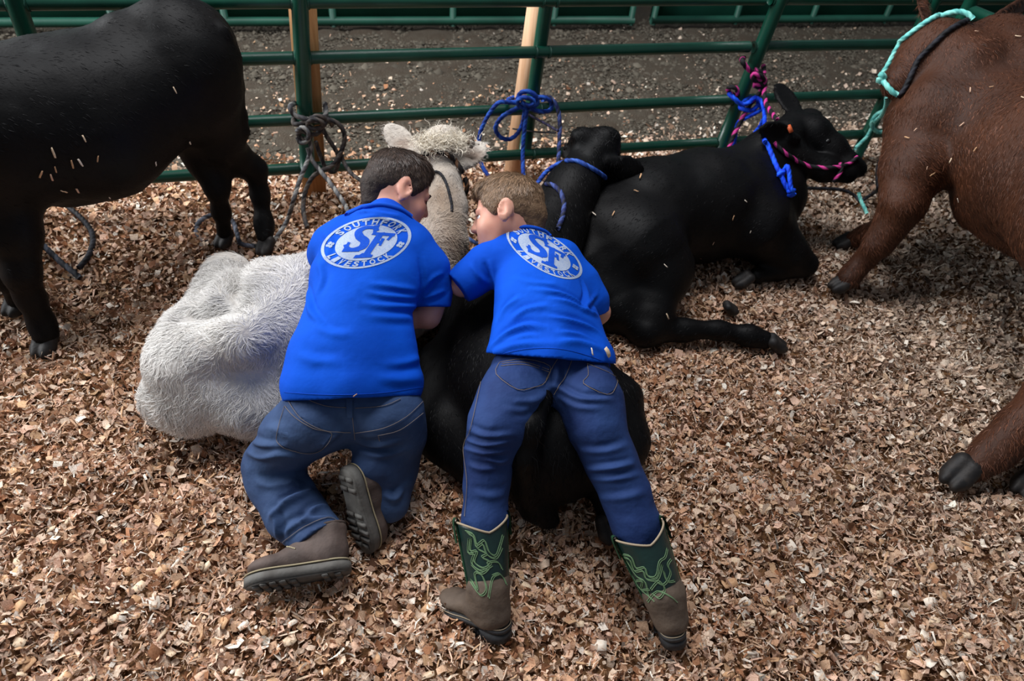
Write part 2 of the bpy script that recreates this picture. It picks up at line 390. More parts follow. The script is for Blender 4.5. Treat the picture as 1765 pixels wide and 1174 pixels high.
props(mk('wood_shavings', V, F, M_chip, None, False, C), 'loose curled pine shavings scattered thickly over the pen floor', 'shavings', kind='stuff')

# loose earth beyond the fence
M_dirt = mat('dark_earth', (86, 79, 69), 0.95, 0.15, noise=(14, (78, 68, 58), 0.3, 0.7), bump=(160, 0.9, 0.015))
lx, ly = np.meshgrid(np.linspace(-4, 8, 241), np.linspace(2.8, 7.5, 95), indexing='ij')
lz = -0.035 + 0.014 * vnoise(np.stack([lx, ly, lx * 0], -1), 6, 8) + 0.012 * vnoise(np.stack([lx, ly, lx * 0], -1), 14, 9) + 0.05 * np.clip((ly - 4.2), 0, 1)*0
props(mk('earth_lane', np.stack([lx.ravel(), ly.ravel(), lz.ravel()], 1), grid_faces(241, 95), M_dirt), 'dark churned earth lane behind the green pipe fence', 'earth', kind='stuff')
def clods(n, xr, yr, size):
    ico = np.array([[0, 0, 1], [.9, 0, .2], [.3, .85, .2], [-.7, .5, .2], [-.7, -.5, .2], [.3, -.85, .2]])
    f0 = np.array([[0, 1, 2], [0, 2, 3], [0, 3, 4], [0, 4, 5], [0, 5, 1]])
    x = rng.uniform(*xr, n); y = rng.uniform(*yr, n); s = rng.lognormal(math.log(size), 0.5, n); yaw = rng.uniform(0, 6.28, n)
    b = ico[None] * s[:, None, None] * rng.uniform(0.6, 1.4, (n, 6, 1)); c, q = np.cos(yaw)[:, None], np.sin(yaw)[:, None]
    V = np.stack([b[..., 0] * c - b[..., 1] * q + x[:, None], b[..., 0] * q + b[..., 1] * c + y[:, None], b[..., 2] * 0.8 - 0.035 + 0 * x[:, None]], -1)
    F = ((np.arange(n) * 6)[:, None, None] + f0[None]).reshape(-1, 3)
    col = lin((94, 88, 78)) * rng.uniform(0.5, 1.3, (n, 1)); return V.reshape(-1, 3), F, np.repeat(col, 6, 0)
M_clod = mat('earth_clod', None, 0.95, 0.1, vcol=True)
V, F, C = clods(95000, (-2.6, 6.0), (2.95, 5.0), 0.0062)
props(mk('earth_clods', V, F, M_clod, None, True, C), 'crumbly clods and grit on the earth lane', 'clods', kind='stuff')

# ------------------------------------------------------------------ pipe fence
M_green = mat('green_paint', (9, 66, 50), 0.33, 0.5, noise=(7, (14, 78, 60), 0.4, 0.7), bump=(30, 0.15, 0.004))
M_green_far = mat('faded_green_paint', (30, 84, 68), 0.5, 0.4, noise=(4, (22, 66, 54), 0.4, 0.7))
M_weld = mat('weld_metal', (24, 72, 58), 0.45, 0.5, bump=(200, 0.6, 0.003))
M_sheet = mat('green_sheet_steel', (34, 92, 76), 0.45, 0.4, noise=(3, (26, 76, 62), 0.35, 0.7))
RZ = (0.165, 0.387, 0.638, 0.842)
def line(a, b, n=2): return np.linspace(np.asarray(a, float), np.asarray(b, float), n)
def panel(label, x0, x1, posts, ytop=1.12, dy=0.0, zr=RZ):
    t = thing('livestock_panel', label, 'fence', (x0, FENCE_Y, 0), 'green pipe panels of the pen')
    for z in zr:
        P = line((x0, FENCE_Y, z), (x1, FENCE_Y, z + dy), 14)
        mk('rail', *tube(P, 0.024, 14), M_green, t)
    for x, top_x, zb, front in posts:
        P = line((x, FENCE_Y + (-0.012 if front else 0.03), zb), (top_x, FENCE_Y + (-0.012 if front else 0.03), ytop), 6)
        po = mk('post', *tube(P, 0.031 if front else 0.029, 18), M_green, t)
        for z in zr:
            xx = x + (top_x - x) * (z - zb) / (ytop - zb)
            if z > zb - 0.02:
                for s in (-1, 1):
                    zc = z + dy * (xx - x0) / (x1 - x0)
                    mk('weld_collar', *tube(line((xx + s * 0.026, FENCE_Y - 0.004, zc), (xx + s * 0.034, FENCE_Y - 0.004, zc)), 0.0262, 12), M_weld, po)
    return t
panel('green pipe fence panel with two wooden boards behind its posts', -2.6, 1.955, [(-0.93, -0.88, 0.1, True), (-0.045, 0.035, 0.14, True), (0.945, 0.985, 0.14, False)], dy=0.0)
panel('green pipe fence panel behind the calf in the pink and black halter', 1.985, 4.6, [(1.965, 2.05, 0.14, True), (2.835, 2.86, 0.0, True), (3.9, 3.9, 0.0, True)], dy=-0.015)
# side fence on the right, running towards the camera behind the brown calf
t = thing('livestock_panel', 'green pipe fence panel at the side, mostly hidden by the brown calf', 'fence', (2.93, 2.6, 0), 'green pipe panels of the pen')
for z in RZ: mk('rail', *tube(line((2.93, 2.6, z), (3.3, 0.6, z), 8), 0.024, 12), M_green, t)
for k in (0.0, 0.26, 0.6, 0.97): mk('post', *tube(line((2.93 + 0.37 * k, 2.6 - 2 * k, 0.0), (2.93 + 0.37 * k, 2.6 - 2 * k, 1.12), 4), 0.03, 14), M_green, t)
# wooden boards
def woodmat(name, a, b):
    m = mat(name, a, 0.7, 0.3); nt = m.node_tree; N = nt.nodes; L = nt.links
    tc = N.new('ShaderNodeTexCoord'); mp = N.new('ShaderNodeMapping'); mp.inputs['Scale'].default_value = (26, 26, 1.2); n = N.new('ShaderNodeTexNoise'); n.inputs['Scale'].default_value = 3; n.inputs['Detail'].default_value = 6
    r = N.new('ShaderNodeValToRGB'); r.color_ramp.elements[0].color = (*lin(a), 1); r.color_ramp.elements[1].color = (*lin(b), 1); r.color_ramp.elements[0].position = .35; r.color_ramp.elements[1].position = .65
    L.new(tc.outputs['Object'], mp.inputs['Vector']); L.new(mp.outputs['Vector'], n.inputs['Vector']); L.new(n.outputs['Fac'], r.inputs['Fac']); L.new(r.outputs['Color'], N['Principled BSDF'].inputs['Base Color'])
    return m
M_pine = woodmat('sawn_pine', (188, 140, 92), (164, 112, 66)); M_pine2 = woodmat('pale_sawn_pine', (222, 182, 146), (202, 156, 118))
def board(label, x, y, zb, zt, hw, ht, lean, rz, m, dark=None):
    t = unit((lean, 0, zt - zb)); e = unit(np.array([math.cos(rz), math.sin(rz), 0]) - t * t[0] * math.cos(rz)); n = np.cross(t, e)
    c = np.array([x + lean / 2, y, (zb + zt) / 2])
    V, F = box(c, (hw, ht, np.linalg.norm((lean, zt - zb)) / 2), np.array([e, n, t]), 0.003)
    props(mk('wooden_board', V, F, m, None, False, loc=(x, y, zb)), label, 'board', 'wooden boards tied behind the fence posts')
board('upright pine board behind the post with the grey tied ropes', -0.030, 2.80, -0.03, 1.12, 0.051, 0.02, 0.07, 0.0, M_pine)
board('pale upright pine board behind the post with the blue tied rope', 0.925, 2.845, -0.02, 1.12, 0.042, 0.032, 0.06, -0.72, M_pine2)

# solid green panels on the far side of the lane
def far_panel(label, x0, x1, y0, y1, struts):
    t = thing('sheeted_panel', label, 'fence', (x0, y0, 0), 'solid green panels across the lane')
    at_ = lambda x, z, o=0: (x, y0 + (y1 - y0) * (x - x0) / (x1 - x0) + o, z)
    c = [at_(x0, .02), at_(x1, .02), at_(x1, 1.4), at_(x0, 1.4)]; V = np.array(c + [np.add(p, (0, .004, 0)) for p in c])
    mk('sheet', V, [np.array([[0, 1, 2, 3], [7, 6, 5, 4], [0, 4, 5, 1], [3, 2, 6, 7], [1, 5, 6, 2], [0, 3, 7, 4]])], M_sheet, t, False)
    for z in (0.03, 0.72, 1.4): mk('rail', *tube(line(at_(x0, z, -.03), at_(x1, z, -.03), 8), 0.028, 12), M_green_far, t)
    for x in struts: mk('strut', *tube(line(at_(x, .0, -.03), at_(x, 1.4, -.03), 3), 0.022, 12), M_green_far, t)
far_panel('long solid green steel panel across the lane, left of the gap', -3.2, 2.36, 4.93, 4.80, [-3.18, -2.0, -1.1, -0.45, 0.22, 1.02, 1.75, 2.34])
far_panel('solid green steel panel across the lane, right of the gap', 2.50, 7.2, 4.80, 4.72, [2.52, 3.2, 3.87, 4.55, 5.3, 6.2, 7.18])
# ------------------------------------------------------------------ calves
M_black = mat('black_coat', (5, 5, 6), 0.55, 0.14, noise=(6, (12, 10, 10), 0.4, 0.75), bump=(120, 0.15, 0.004))
M_blackfur = mat('black_hair', None, 0.55, 0.14, vcol=True)
M_brown = mat('red_brown_coat', (68, 38, 22), 0.6, 0.22, noise=(5, (48, 27, 17), 0.35, 0.7), bump=(90, 0.4, 0.006))
M_white = mat('cream_coat', (206, 200, 192), 0.8, 0.2, noise=(9, (180, 170, 158), 0.35, 0.75), bump=(60, 0.5, 0.01))
M_whitefur = mat('cream_hair', None, 0.6, 0.3, vcol=True)
M_hoof = mat('dark_hoof', (22, 20, 20), 0.6, 0.35, noise=(30, (48, 42, 38), 0.4, 0.8), bump=(60, 0.4, 0.004))
M_eye = mat('dark_eye', (8, 7, 7), 0.35, 0.3)
M_nose = mat('dark_muzzle', (30, 27, 27), 0.35, 0.5, bump=(150, 0.4, 0.003))
M_innerear = mat('inner_ear', (122, 96, 84), 0.8, 0.2, noise=(40, (84, 66, 58), 0.3, 0.7))
def pts(L): return [(gp(u, v, z), r) for u, v, z, r in L]
def ear_shape(S, base, tip, width, face, k=0.02, thick=0.012):
    """a cupped leaf-shaped ear: flattened ellipsoid with its front hollowed; face = direction the opening looks"""
    base, tip = np.asarray(base, float), np.asarray(tip, float); ax = unit(tip - base); n = unit(np.asarray(face) - ax * ax.dot(face)); w = np.cross(n, ax)
    L = np.linalg.norm(tip - base); c = base + ax * L * 0.54
    S.ell(c, (L * 0.56, width, thick), [ax, w, n], k)
    S.ell(c + n * thick * 0.95 + ax * L * 0.05, (L * 0.42, width * 0.72, thick * 0.8), [ax, w, n], 0.006, 's')
    S.cone(base - ax * 0.015, base + ax * 0.02, width * 0.4, width * 0.36, k)
def hoof(parent, c, fwd, s=1.0, up=(0, 0, 1)):
    up = unit(up); f = unit(np.asarray(fwd) - up * up.dot(fwd)); sd = np.cross(up, f); H = Solid(0.0045); c = np.asarray(c, float)
    for q in (-1, 1):
        H.cone(c + sd * q * 0.014 * s + f * 0.018 * s - up * 0.002, c + sd * q * 0.012 * s - f * 0.012 * s + up * 0.02 * s, 0.021 * s, 0.022 * s, 0.010)
        H.ell(c + sd * q * 0.013 * s + f * 0.024 * s - up * 0.006 * s, (0.030 * s, 0.015 * s, 0.019 * s), [f, sd, up], 0.012)
    H.cut(c - up * 0.02 * s, -up).build()
    return mk('hoof', H.V, H.F, M_hoof, parent)
def coat(parent, S, n, flow, length, width, col, m, zmin=0.03, curl=0.05, lift=0.25, seg=2, cvar=0.2, clump=0, name='coat_hair', where=None):
    P, N = sample(S.V, S.F, n); k = P[:, 2] > zmin
    if where is not None: k &= where(P)
    P, N = P[k], N[k]; fl = flow(P, N); ln = length(P) if callable(length) else length
    c = col(P) if callable(col) else lin(col)
    V, F, C = strands(P - N * 0.002, N, fl, ln, width, seg, curl, lift, c, cvar, clump)
    return props(mk(name, V, F, m, parent, True, C), kind='stuff')
def const(v): v = np.asarray(v, float); return lambda P, N: np.tile(v, (len(P), 1))
def lump(P, a=0.004, s=9, seed=3): return a * vnoise(P, s, seed) + 0.4 * a * vnoise(P, s * 2.7, seed + 1)
SOL = {}

# --- black calf standing on the left
t = thing('calf', 'black calf standing at the left edge, rump towards the fence', 'calf', gp(250, 450, 0), 'calves in the pen')
S = Solid(0.009)
S.chain(pts([(322, 104, .765, .165), (290, 135, .71, .19), (150, 203, .645, .235), (10, 222, .66, .215), (-130, 215, .68, .19)]), 0.08)
S.chain(pts([(215, 60, .86, .05), (300, 50, .86, .075), (345, 55, .84, .08)]), 0.07)
S.chain(pts([(345, 170, .64, .13), (372, 235, .48, .085), (412, 278, .34, .052), (440, 292, .29, .037), (448, 335, .19, .028), (455, 385, .09, .027), (457, 410, .05, .031)]), 0.05)
S.chain(pts([(320, 210, .52, .10), (352, 275, .38, .06), (374, 322, .29, .037), (381, 365, .17, .026), (386, 400, .06, .030)]), 0.05)
S.chain(pts([(-5, 300, .56, .13), (22, 400, .40, .072), (38, 470, .28, .046), (55, 515, .18, .036), (72, 555, .09, .033), (79, 578, .05, .037)]), 0.05)
S.chain(pts([(-50, 330, .52, .11), (-10, 430, .3, .055), (14, 480, .18, .034), (28, 515, .06, .034)]), 0.05)
S.chain(pts([(382, 55, .86, .03), (398, 95, .78, .022), (407, 150, .66, .02), (412, 200, .55, .025), (416, 228, .49, .024), (418, 242, .46, .008)]), 0.02)
S.chain(pts([(-130, 190, .72, .17), (-260, 160, .70, .12), (-350, 170, .6, .09)]), 0.06)
S.chain(pts([(-350, 165, .62, .085), (-400, 240, .48, .075), (-430, 330, .34, .045)]), 0.05)
S.chain(pts([(110, 300, .46, .10), (200, 275, .5, .09)]), 0.08)
S.disp = lambda P: lump(P); S.build(); mk('body', S.V, S.F, M_black, t)
hoof(t, gp(459, 424, .025), (-.5, -.9, 0)); hoof(t, gp(388, 412, .025), (-.5, -.8, 0)); hoof(t, gp(80, 592, .025), (-.3, -.9, 0), 1.15); hoof(t, gp(30, 524, .025), (-.5, -.9, 0), 1.1)
coat(t, S, 26000, lambda P, N: np.tile([0.55, 0.25, -0.75], (len(P), 1)), 0.022, 0.0012, (15, 14, 16), M_blackfur)
SOL['c1'] = S

# --- white calf lying under the taller boy
t = thing('calf', 'long-haired cream white calf lying down with a boy leaning on its back', 'calf', gp(480, 620, 0), 'calves in the pen')
S = Solid(0.008)
S.chain(pts([(375, 610, .19, .185), (470, 575, .20, .215), (600, 530, .19, .20), (690, 485, .19, .175), (722, 465, .20, .14)]), 0.07)
S.chain(pts([(330, 665, .13, .13), (400, 665, .14, .13)]), 0.05)
S.chain(pts([(283, 688, .09, .07), (340, 700, .09, .075)]), 0.05)
S.chain(pts([(392, 478, .20, .085), (380, 540, .24, .10)]), 0.05)
S.chain(pts([(300, 625, .24, .075), (420, 580, .33, .07), (520, 520, .34, .06)]), 0.05)
S.chain(pts([(440, 690, .12, .11), (500, 660, .12, .12)]), 0.05)
S.chain(pts([(732, 462, .26, .115), (762, 415, .33, .075), (770, 360, .39, .066), (764, 315, .44, .070)]), 0.05)
hc = gp(760, 268, .485); hf = unit(np.array([0.18, 0.62, -0.75])); hs = unit(np.cross(hf, (0, 0, 1))); hu = np.cross(hs, hf)
S.ell(hc, (0.10, 0.092, 0.085), [hf, hs, hu], 0.04)
S.cone(hc + hf * 0.05, hc + hf * 0.24 - hu * 0.01, 0.075, 0.045, 0.03)
S.ell(gp(765, 238, .55), (0.06, 0.05, 0.045), [hs, hf, hu], 0.03)
ear_shape(S, gp(716, 272, .50), gp(672, 220, .54), 0.050, cdir(0.45, 0.1, -1))
ear_shape(S, gp(796, 285, .49), gp(830, 246, .52), 0.046, cdir(-0.35, 0.3, -1))
for u, v in ((724, 236), (812, 245)): S.cone(gp(u, v + 6, .55), gp(u, v - 3, .57), 0.014, 0.010, 0.01)
S.cone(gp(428, 440, .36), gp(402, 525, .42), 0.018, 0.022, 0.05, 's'); S.cone(gp(405, 530, .42), gp(330, 545, .36), 0.02, 0.012, 0.05, 's')
S.cone(gp(412, 612, .455), gp(290, 650, .33), 0.014, 0.014, 0.05, 's')
S.disp = lambda P: lump(P, 0.006, 7); S.build(); SOL['wc'] = S
brownish = lambda P: np.clip(1 - np.abs((P - gp(766, 380, .4)) @ np.array([1, 0, 0]) + 0.0) / 0.22, 0, 1) * np.clip((P[:, 1] - 1.72) / 0.1, 0, 1) * np.clip((2.12 - P[:, 1]) / 0.1, 0, 1)
M_whitev = mat('cream_coat_shaded_by_breed', (255, 255, 255), 0.8, 0.2, noise=(9, (225, 218, 210), 0.35, 0.75), bump=(60, 0.5, 0.01), vcol=True)
def wcol(P):
    b = brownish(P)[:, None]; n = (0.5 + 0.5 * vnoise(P, 14, 11))[:, None]
    c = lin((230, 226, 221)) * (1 - 0.28 * n) + 0 * b
    c = c * (1 - 0.75 * b) + 0.75 * b * lin((150, 122, 92))
    hd = np.clip((P[:, 1] - 2.02) / 0.08, 0, 1)[:, None]; c = c * (1 - 0.35 * hd) + 0.35 * hd * lin((196, 178, 154))
    for ec in (gp(694, 247, .525), gp(814, 266, .51)):
        e = np.clip(1.5 - np.linalg.norm(P - ec, axis=1) / 0.034, 0, 1)[:, None]; c = c * (1 - 0.7 * e) + 0.7 * e * lin((142, 118, 102))
    return c
mk('body', S.V, S.F, M_whitev, t, True, wcol(S.V) * 0.9)
whorl = gp(420, 588, .43)
def wflow(P, N):
    d = P - whorl; out = d / (np.linalg.norm(d, axis=1, keepdims=True) + 1e-3)
    q = np.stack([vnoise(P, 6, 21), vnoise(P, 6, 22), vnoise(P, 6, 23)], 1)
    f = out * np.array([1, 1, 0.4]) + np.array([-0.35, -0.25, -0.9]) + 0.75 * q
    return f
nobody = lambda P: ~((P[:, 1] > 1.95))
coat(t, S, 105000, wflow, lambda P: 0.040 + 0.018 * vnoise(P, 8, 31), 0.0011, wcol, M_whitefur, 0.01, 0.16, 0.30, 4, 0.13, 16, 'shaggy_hair', nobody)
coat(t, S, 16000, lambda P, N: (P - hc) * np.array([1, 1, 0.2]) + np.array([0, -0.02, -0.02]), 0.024, 0.0009, wcol, M_whitefur, 0.03, 0.2, 0.5, 3, 0.12, 30, 'head_hair', lambda P: P[:, 1] > 1.95)
P0 = gp(764, 246, .555); k = 2600
P = P0 + rng.normal(0, 1, (k, 3)) * np.array([0.042, 0.022, 0.014]); N = unit(np.array([0, -0.3, 1.0])) + 0.5 * rng.standard_normal((k, 3)); N /= np.linalg.norm(N, axis=1, keepdims=True)
coat(t, S, 9000, lambda P, N: (P - gp(764, 262, .52)) * np.array([1, 1, 0.6]) + 0.05 * rng.standard_normal(P.shape), 0.034, 0.0011, lambda P: np.tile(lin((228, 218, 202)), (len(P), 1)), M_whitefur, 0.5, 0.25, 0.55, 3, 0.12, 40, 'poll_hair', lambda P: (P[:, 1] > 2.05) & (P[:, 2] > 0.51) & (np.abs(P[:, 0] - gp(764, 250, .55)[0]) < 0.11))
V, F, C = strands(P, N, rng.standard_normal((k, 3)), 0.030, 0.0011, 3, 0.2, 0.8, lin((226, 216, 198)), 0.1); props(mk('poll_tuft', V, F, M_whitefur, t, True, C), kind='stuff')
for u, v in ((724, 232), (812, 241)):
    H = Solid(0.003); H.cone(gp(u, v + 4, .56), gp(u, v - 3, .575), 0.015, 0.007, 0.01); H.build(); mk('horn_bud', H.V, H.F, mat('horn', (112, 98, 84), 0.6, 0.3), t)

for q in (-1, 1): e = Solid(0.003); e.ball(hc + hf * 0.075 + hs * q * 0.066 + hu * 0.022, 0.015).build(); mk('eye', e.V, e.F, M_eye, t)

# --- black calf lying under the smaller boy
t = thing('calf', 'black calf lying down under the smaller boy, head turned away by the board', 'calf', gp(910, 640, 0), 'calves in the pen')
S = Solid(0.009)
S.ell(gp(905, 640, .18), (0.275, 0.36, 0.205), None, 0.08); S.ell(gp(950, 765, .17), (0.21, 0.17, 0.20), None, 0.08)
S.chain(pts([(865, 560, .2, .19), (885, 500, .25, .18), (920, 440, .28, .15), (955, 385, .33, .115), (985, 330, .40, .09), (1010, 285, .44, .08)]), 0.06)
S.chain(pts([(945, 410, .27, .10), (950, 360, .30, .075)]), 0.05)
hc2 = gp(1028, 262, .47); hf = unit(np.array([0.35, 0.72, -0.55])); hs = unit(np.cross(hf, (0, 0, 1))); hu = np.cross(hs, hf)
S.ell(hc2, (0.10, 0.092, 0.085), [hf, hs, hu], 0.04); S.cone(hc2 + hf * 0.05, hc2 + hf * 0.23, 0.075, 0.045, 0.03)
S.ell(gp(1002, 236, .53), (0.045, 0.045, 0.035), [hs, hf, hu], 0.03); S.ell(gp(1046, 236, .53), (0.05, 0.045, 0.035), [hs, hf, hu], 0.03)
ear_shape(S, gp(1000, 255, .50), gp(970, 262, .45), 0.042, cdir(-0.8, 0.1, -0.5))
ear_shape(S, gp(1052, 280, .48), gp(1104, 298, .44), 0.050, cdir(0.2, -0.4, 0.9))
S.chain(pts([(930, 690, .40, .035), (912, 735, .375, .036), (898, 785, .30, .038), (902, 838, .17, .042), (922, 874, .085, .042), (944, 892, .04, .03), (954, 898, .03, .015)]), 0.03)
S.chain(pts([(1050, 700, .14, .11), (1070, 760, .1, .08), (1052, 850, .06, .045), (1046, 900, .035, .032)]), 0.05)
S.chain(pts([(770, 640, .12, .11), (775, 740, .1, .10), (815, 790, .09, .08)]), 0.05)
S.disp = lambda P: lump(P); S.build(); mk('body', S.V, S.F, M_black, t); SOL['c2'] = S
hoof(t, gp(1046, 908, .025), (0.1, -1, 0))
for q in (-1, 1): e = Solid(0.003); e.ball(hc2 + hf * 0.075 + hs * q * 0.066 + hu * 0.022, 0.015).build(); mk('eye', e.V, e.F, M_eye, t)
coat(t, S, 24000, lambda P, N: np.tile([-0.1, -0.6, -0.6], (len(P), 1)), 0.024, 0.0012, (14, 13, 14), M_blackfur)
coat(t, S, 5000, const((0.1, -0.3, -1)), 0.06, 0.0012, (13, 12, 13), M_blackfur, 0.0, 0.12, 0.3, 3, name='tail_hair', where=lambda P: (P[:, 1] < 1.0) & (P[:, 0] < 0.56) & (P[:, 0] > 0.42))
coat(t, S, 5000, const((0.2, -0.2, 0.3)), 0.030, 0.0011, (15, 14, 16), M_blackfur, 0.0, 0.25, 0.5, 3, name='poll_tuft', where=lambda P: (P[:, 1] > 2.12) & (P[:, 2] > 0.5))

# --- black calf lying on the right
t = thing('calf', 'black calf lying on its chest in profile, wearing the pink and black halter', 'calf', gp(1230, 470, 0), 'calves in the pen')
S = Solid(0.008)
S.chain(pts([(1065, 400, .20, .20), (1110, 375, .22, .22), (1210, 355, .22, .225), (1290, 345, .22, .20), (1325, 335, .24, .15)]), 0.07)
S.chain(pts([(1050, 410, .22, .19), (1095, 430, .22, .19), (1130, 470, .17, .13), (1120, 540, .09, .085), (1112, 572, .07, .055)]), 0.05)
S.chain(pts([(1112, 572, .065, .05), (1180, 568, .055, .040), (1240, 570, .05, .034), (1290, 578, .045, .038), (1318, 586, .038, .034)]), 0.035)
S.chain(pts([(1020, 470, .15, .15), (1060, 530, .10, .10)]), 0.06)
S.chain(pts([(1305, 390, .2, .15), (1330, 415, .14, .11), (1360, 440, .10, .075), (1388, 456, .065, .050)]), 0.05)
S.chain(pts([(1386, 458, .06, .046), (1340, 468, .045, .034), (1305, 476, .042, .034)]), 0.03)
S.chain(pts([(1285, 305, .32, .13), (1318, 268, .39, .095), (1352, 238, .44, .08)]), 0.06)
S.chain(pts([(1335, 330, .27, .11), (1345, 300, .31, .08), (1360, 275, .37, .07)]), 0.05)
hd = pts([(1366, 222, .455, .070), (1398, 232, .445, .078), (1432, 258, .41, .062), (1462, 285, .375, .045), (1478, 292, .365, .038)])
S.chain(hd, 0.03); S.chain(pts([(1370, 270, .40, .06), (1420, 292, .37, .05), (1462, 302, .355, .034)]), 0.03)
S.ell(gp(1398, 200, .48), (0.05, 0.045, 0.03), None, 0.04)
ear_shape(S, gp(1376, 205, .49), gp(1343, 146, .55), 0.056, cdir(0.3, 0.2, -1)); ear_shape(S, gp(1368, 238, .49), gp(1314, 222, .535), 0.046, cdir(0.1, 0.5, -0.9))
S.ball(gp(1420, 240, .46), 0.012, 0.01, 's'); S.ball(gp(1425, 236, .455), 0.03, 0.02)
S.ball(gp(1488, 284, .37), 0.007, 0.008, 's')
S.disp = lambda P: lump(P); S.build(); mk('body', S.V, S.F, M_black, t); SOL['c3'] = S
p = hit(S.bvh, 1360, 222, 0.004); tg = box(p, (0.009, 0.016, 0.003), np.array([cdir(.9, -.4, 0), unit(cdir(.4, .9, 0)), unit(cdir(0, 0, -1))]), 0.001); mk('ear_tag', *tg, mat('orange_tag', (206, 96, 52), 0.5, 0.4), t)
hoof(t, gp(1334, 594, .03), (0.9, -0.35, 0)); hoof(t, gp(1283, 484, .035), (-1, -0.1, 0)); hoof(t, gp(1256, 533, .015), (0.9, -0.2, 0), 0.8)
e = Solid(0.003); p = hit(S.bvh, 1428, 243, -0.008); e.ball(p, 0.013); e.build(); mk('eye', e.V, e.F, M_eye, t)
coat(t, S, 26000, lambda P, N: np.tile([-0.8, -0.2, -0.5], (len(P), 1)), 0.020, 0.0012, (15, 14, 15), M_blackfur)

# --- brown calf on the right
t = thing('calf', 'red-brown calf standing at the right edge with a teal neck rope', 'calf', gp(1600, 520, 0), 'calves in the pen')
S = Solid(0.009)
S.chain(pts([(1615, 195, .66, .165), (1680, 205, .65, .22), (1800, 280, .66, .245), (1920, 390, .68, .235), (2000, 470, .70, .20)]), 0.08)
S.chain(pts([(1640, 120, .78, .14), (1720, 90, .84, .12), (1800, 120, .86, .12)]), 0.08)
S.chain(pts([(1585, 215, .60, .13), (1572, 290, .50, .105), (1558, 350, .40, .078), (1535, 390, .30, .056), (1515, 420, .22, .048), (1490, 448, .13, .036), (1468, 472, .07, .034), (1460, 482, .05, .038)]), 0.05)
S.chain(pts([(1600, 280, .52, .10), (1565, 345, .35, .06), (1530, 385, .2, .045), (1490, 405, .09, .034), (1470, 413, .05, .036)]), 0.05)
S.chain(pts([(2000, 500, .62, .16), (1930, 600, .42, .12), (1830, 680, .27, .085), (1765, 735, .17, .062), (1715, 780, .09, .05), (1680, 805, .05, .048)]), 0.06)
S.chain(pts([(2100, 540, .5, .11), (1960, 700, .28, .07), (1860, 790, .12, .05), (1800, 825, .05, .045)]), 0.06)
S.chain(pts([(1660, 120, .80, .13), (1625, 90, .83, .10), (1600, 85, .83, .09)]), 0.06)
S.chain(pts([(1610, 75, .85, .085), (1580, 105, .79, .075), (1552, 135, .74, .052), (1536, 150, .715, .042)]), 0.04)
ear_shape(S, gp(1600, 55, .88), gp(1582, -25, .96), 0.045, cdir(0.4, 0.1, -1))
ear_shape(S, gp(1690, 55, .90), gp(1768, 5, .95), 0.04, cdir(0.2, 0.6, -1))
S.chain(pts([(1690, 360, .42, .09), (1780, 400, .42, .11)]), 0.09)
S.chain(pts([(2060, 430, .82, .03), (2120, 520, .6, .025), (2120, 600, .35, .035)]), 0.02)
S.disp = lambda P: lump(P, 0.005); S.build(); mk('body', S.V, S.F, M_brown, t); SOL['br'] = S
hoof(t, gp(1452, 490, .03), (-1, -0.1, 0), 1.15); hoof(t, gp(1458, 418, .03), (-1, 0, 0), 1.1); hoof(t, gp(1655, 815, .032), (-0.9, -0.35, 0), 1.4); hoof(t, gp(1775, 832, .03), (-0.9, -0.35, 0), 1.3)
coat(t, S, 60000, lambda P, N: np.tile([0.0, -0.55, -0.8], (len(P), 1)) + 0.5 * np.stack([vnoise(P, 5, 42), vnoise(P, 5, 43), vnoise(P, 5, 44)], 1), 0.030, 0.0013, lambda P: lin((78, 44, 26)) * (1 + 0.35 * vnoise(P, 7, 41))[:, None], M_whitefur, cvar=0.3, clump=25, curl=0.1)

# --- pale calf lying beyond the left edge; only its muzzle shows
t = thing('calf', 'pale calf whose muzzle shows behind the front leg of the standing black calf', 'calf', gp(-120, 420, 0), 'calves in the pen')
S = Solid(0.008)
S.chain(pts([(-420, 350, .2, .2), (-260, 360, .2, .2)]), 0.06); S.chain(pts([(-240, 330, .25, .12), (-140, 345, .25, .09)]), 0.05)
S.chain(pts([(-130, 350, .24, .085), (-50, 372, .19, .07), (10, 380, .13, .052), (36, 384, .10, .042)]), 0.04)
S.ball(gp(50, 378, .115), 0.008, 0.006, 's')
S.build(); mk('body', S.V, S.F, M_white, t); n_ = Solid(0.004); n_.ell(gp(44, 378, .105), (0.018, 0.03, 0.024), None, 0.01); n_.build(); mk('muzzle', n_.V, n_.F, M_nose, t)
# ------------------------------------------------------------------ two boys
M_skin = mat('skin', (214, 158, 136), 0.5, 0.4, noise=(22, (202, 138, 118), 0.4, 0.75), bump=(400, 0.1, 0.001), sss=0.12)
M_shirt = mat('royal_blue_cotton', (0, 77, 194), 0.85, 0.15, noise=(5, (0, 68, 182), 0.4, 0.7), bump=(14, 0.2, 0.02))
M_collar = mat('royal_blue_rib', (0, 72, 186), 0.85, 0.2, bump=(500, 0.5, 0.002))
M_print = mat('grey_white_print', (158, 170, 192), 0.75, 0.2, noise=(220, (110, 136, 186), 0.48, 0.85))
M_printblue = mat('royal_blue_lettering', (2, 70, 180), 0.8, 0.2, noise=(160, (24, 84, 200), 0.5, 0.9))
def denim(name, a, b):
    m = mat(name, a, 0.8, 0.25, noise=(7, b, 0.35, 0.72), bump=(11, 0.5, 0.02)); return m
M_denim = denim('faded_denim', (40, 59, 94), (58, 80, 116)); M_denim2 = denim('dark_denim', (22, 42, 88), (38, 64, 114))
M_stitch = mat('tan_thread', (118, 104, 92), 0.8, 0.2); M_stitch2 = mat('brown_thread', (112, 104, 104), 0.8, 0.2)
M_hair1 = mat('dark_brown_hair', None, 0.45, 0.5, vcol=True)
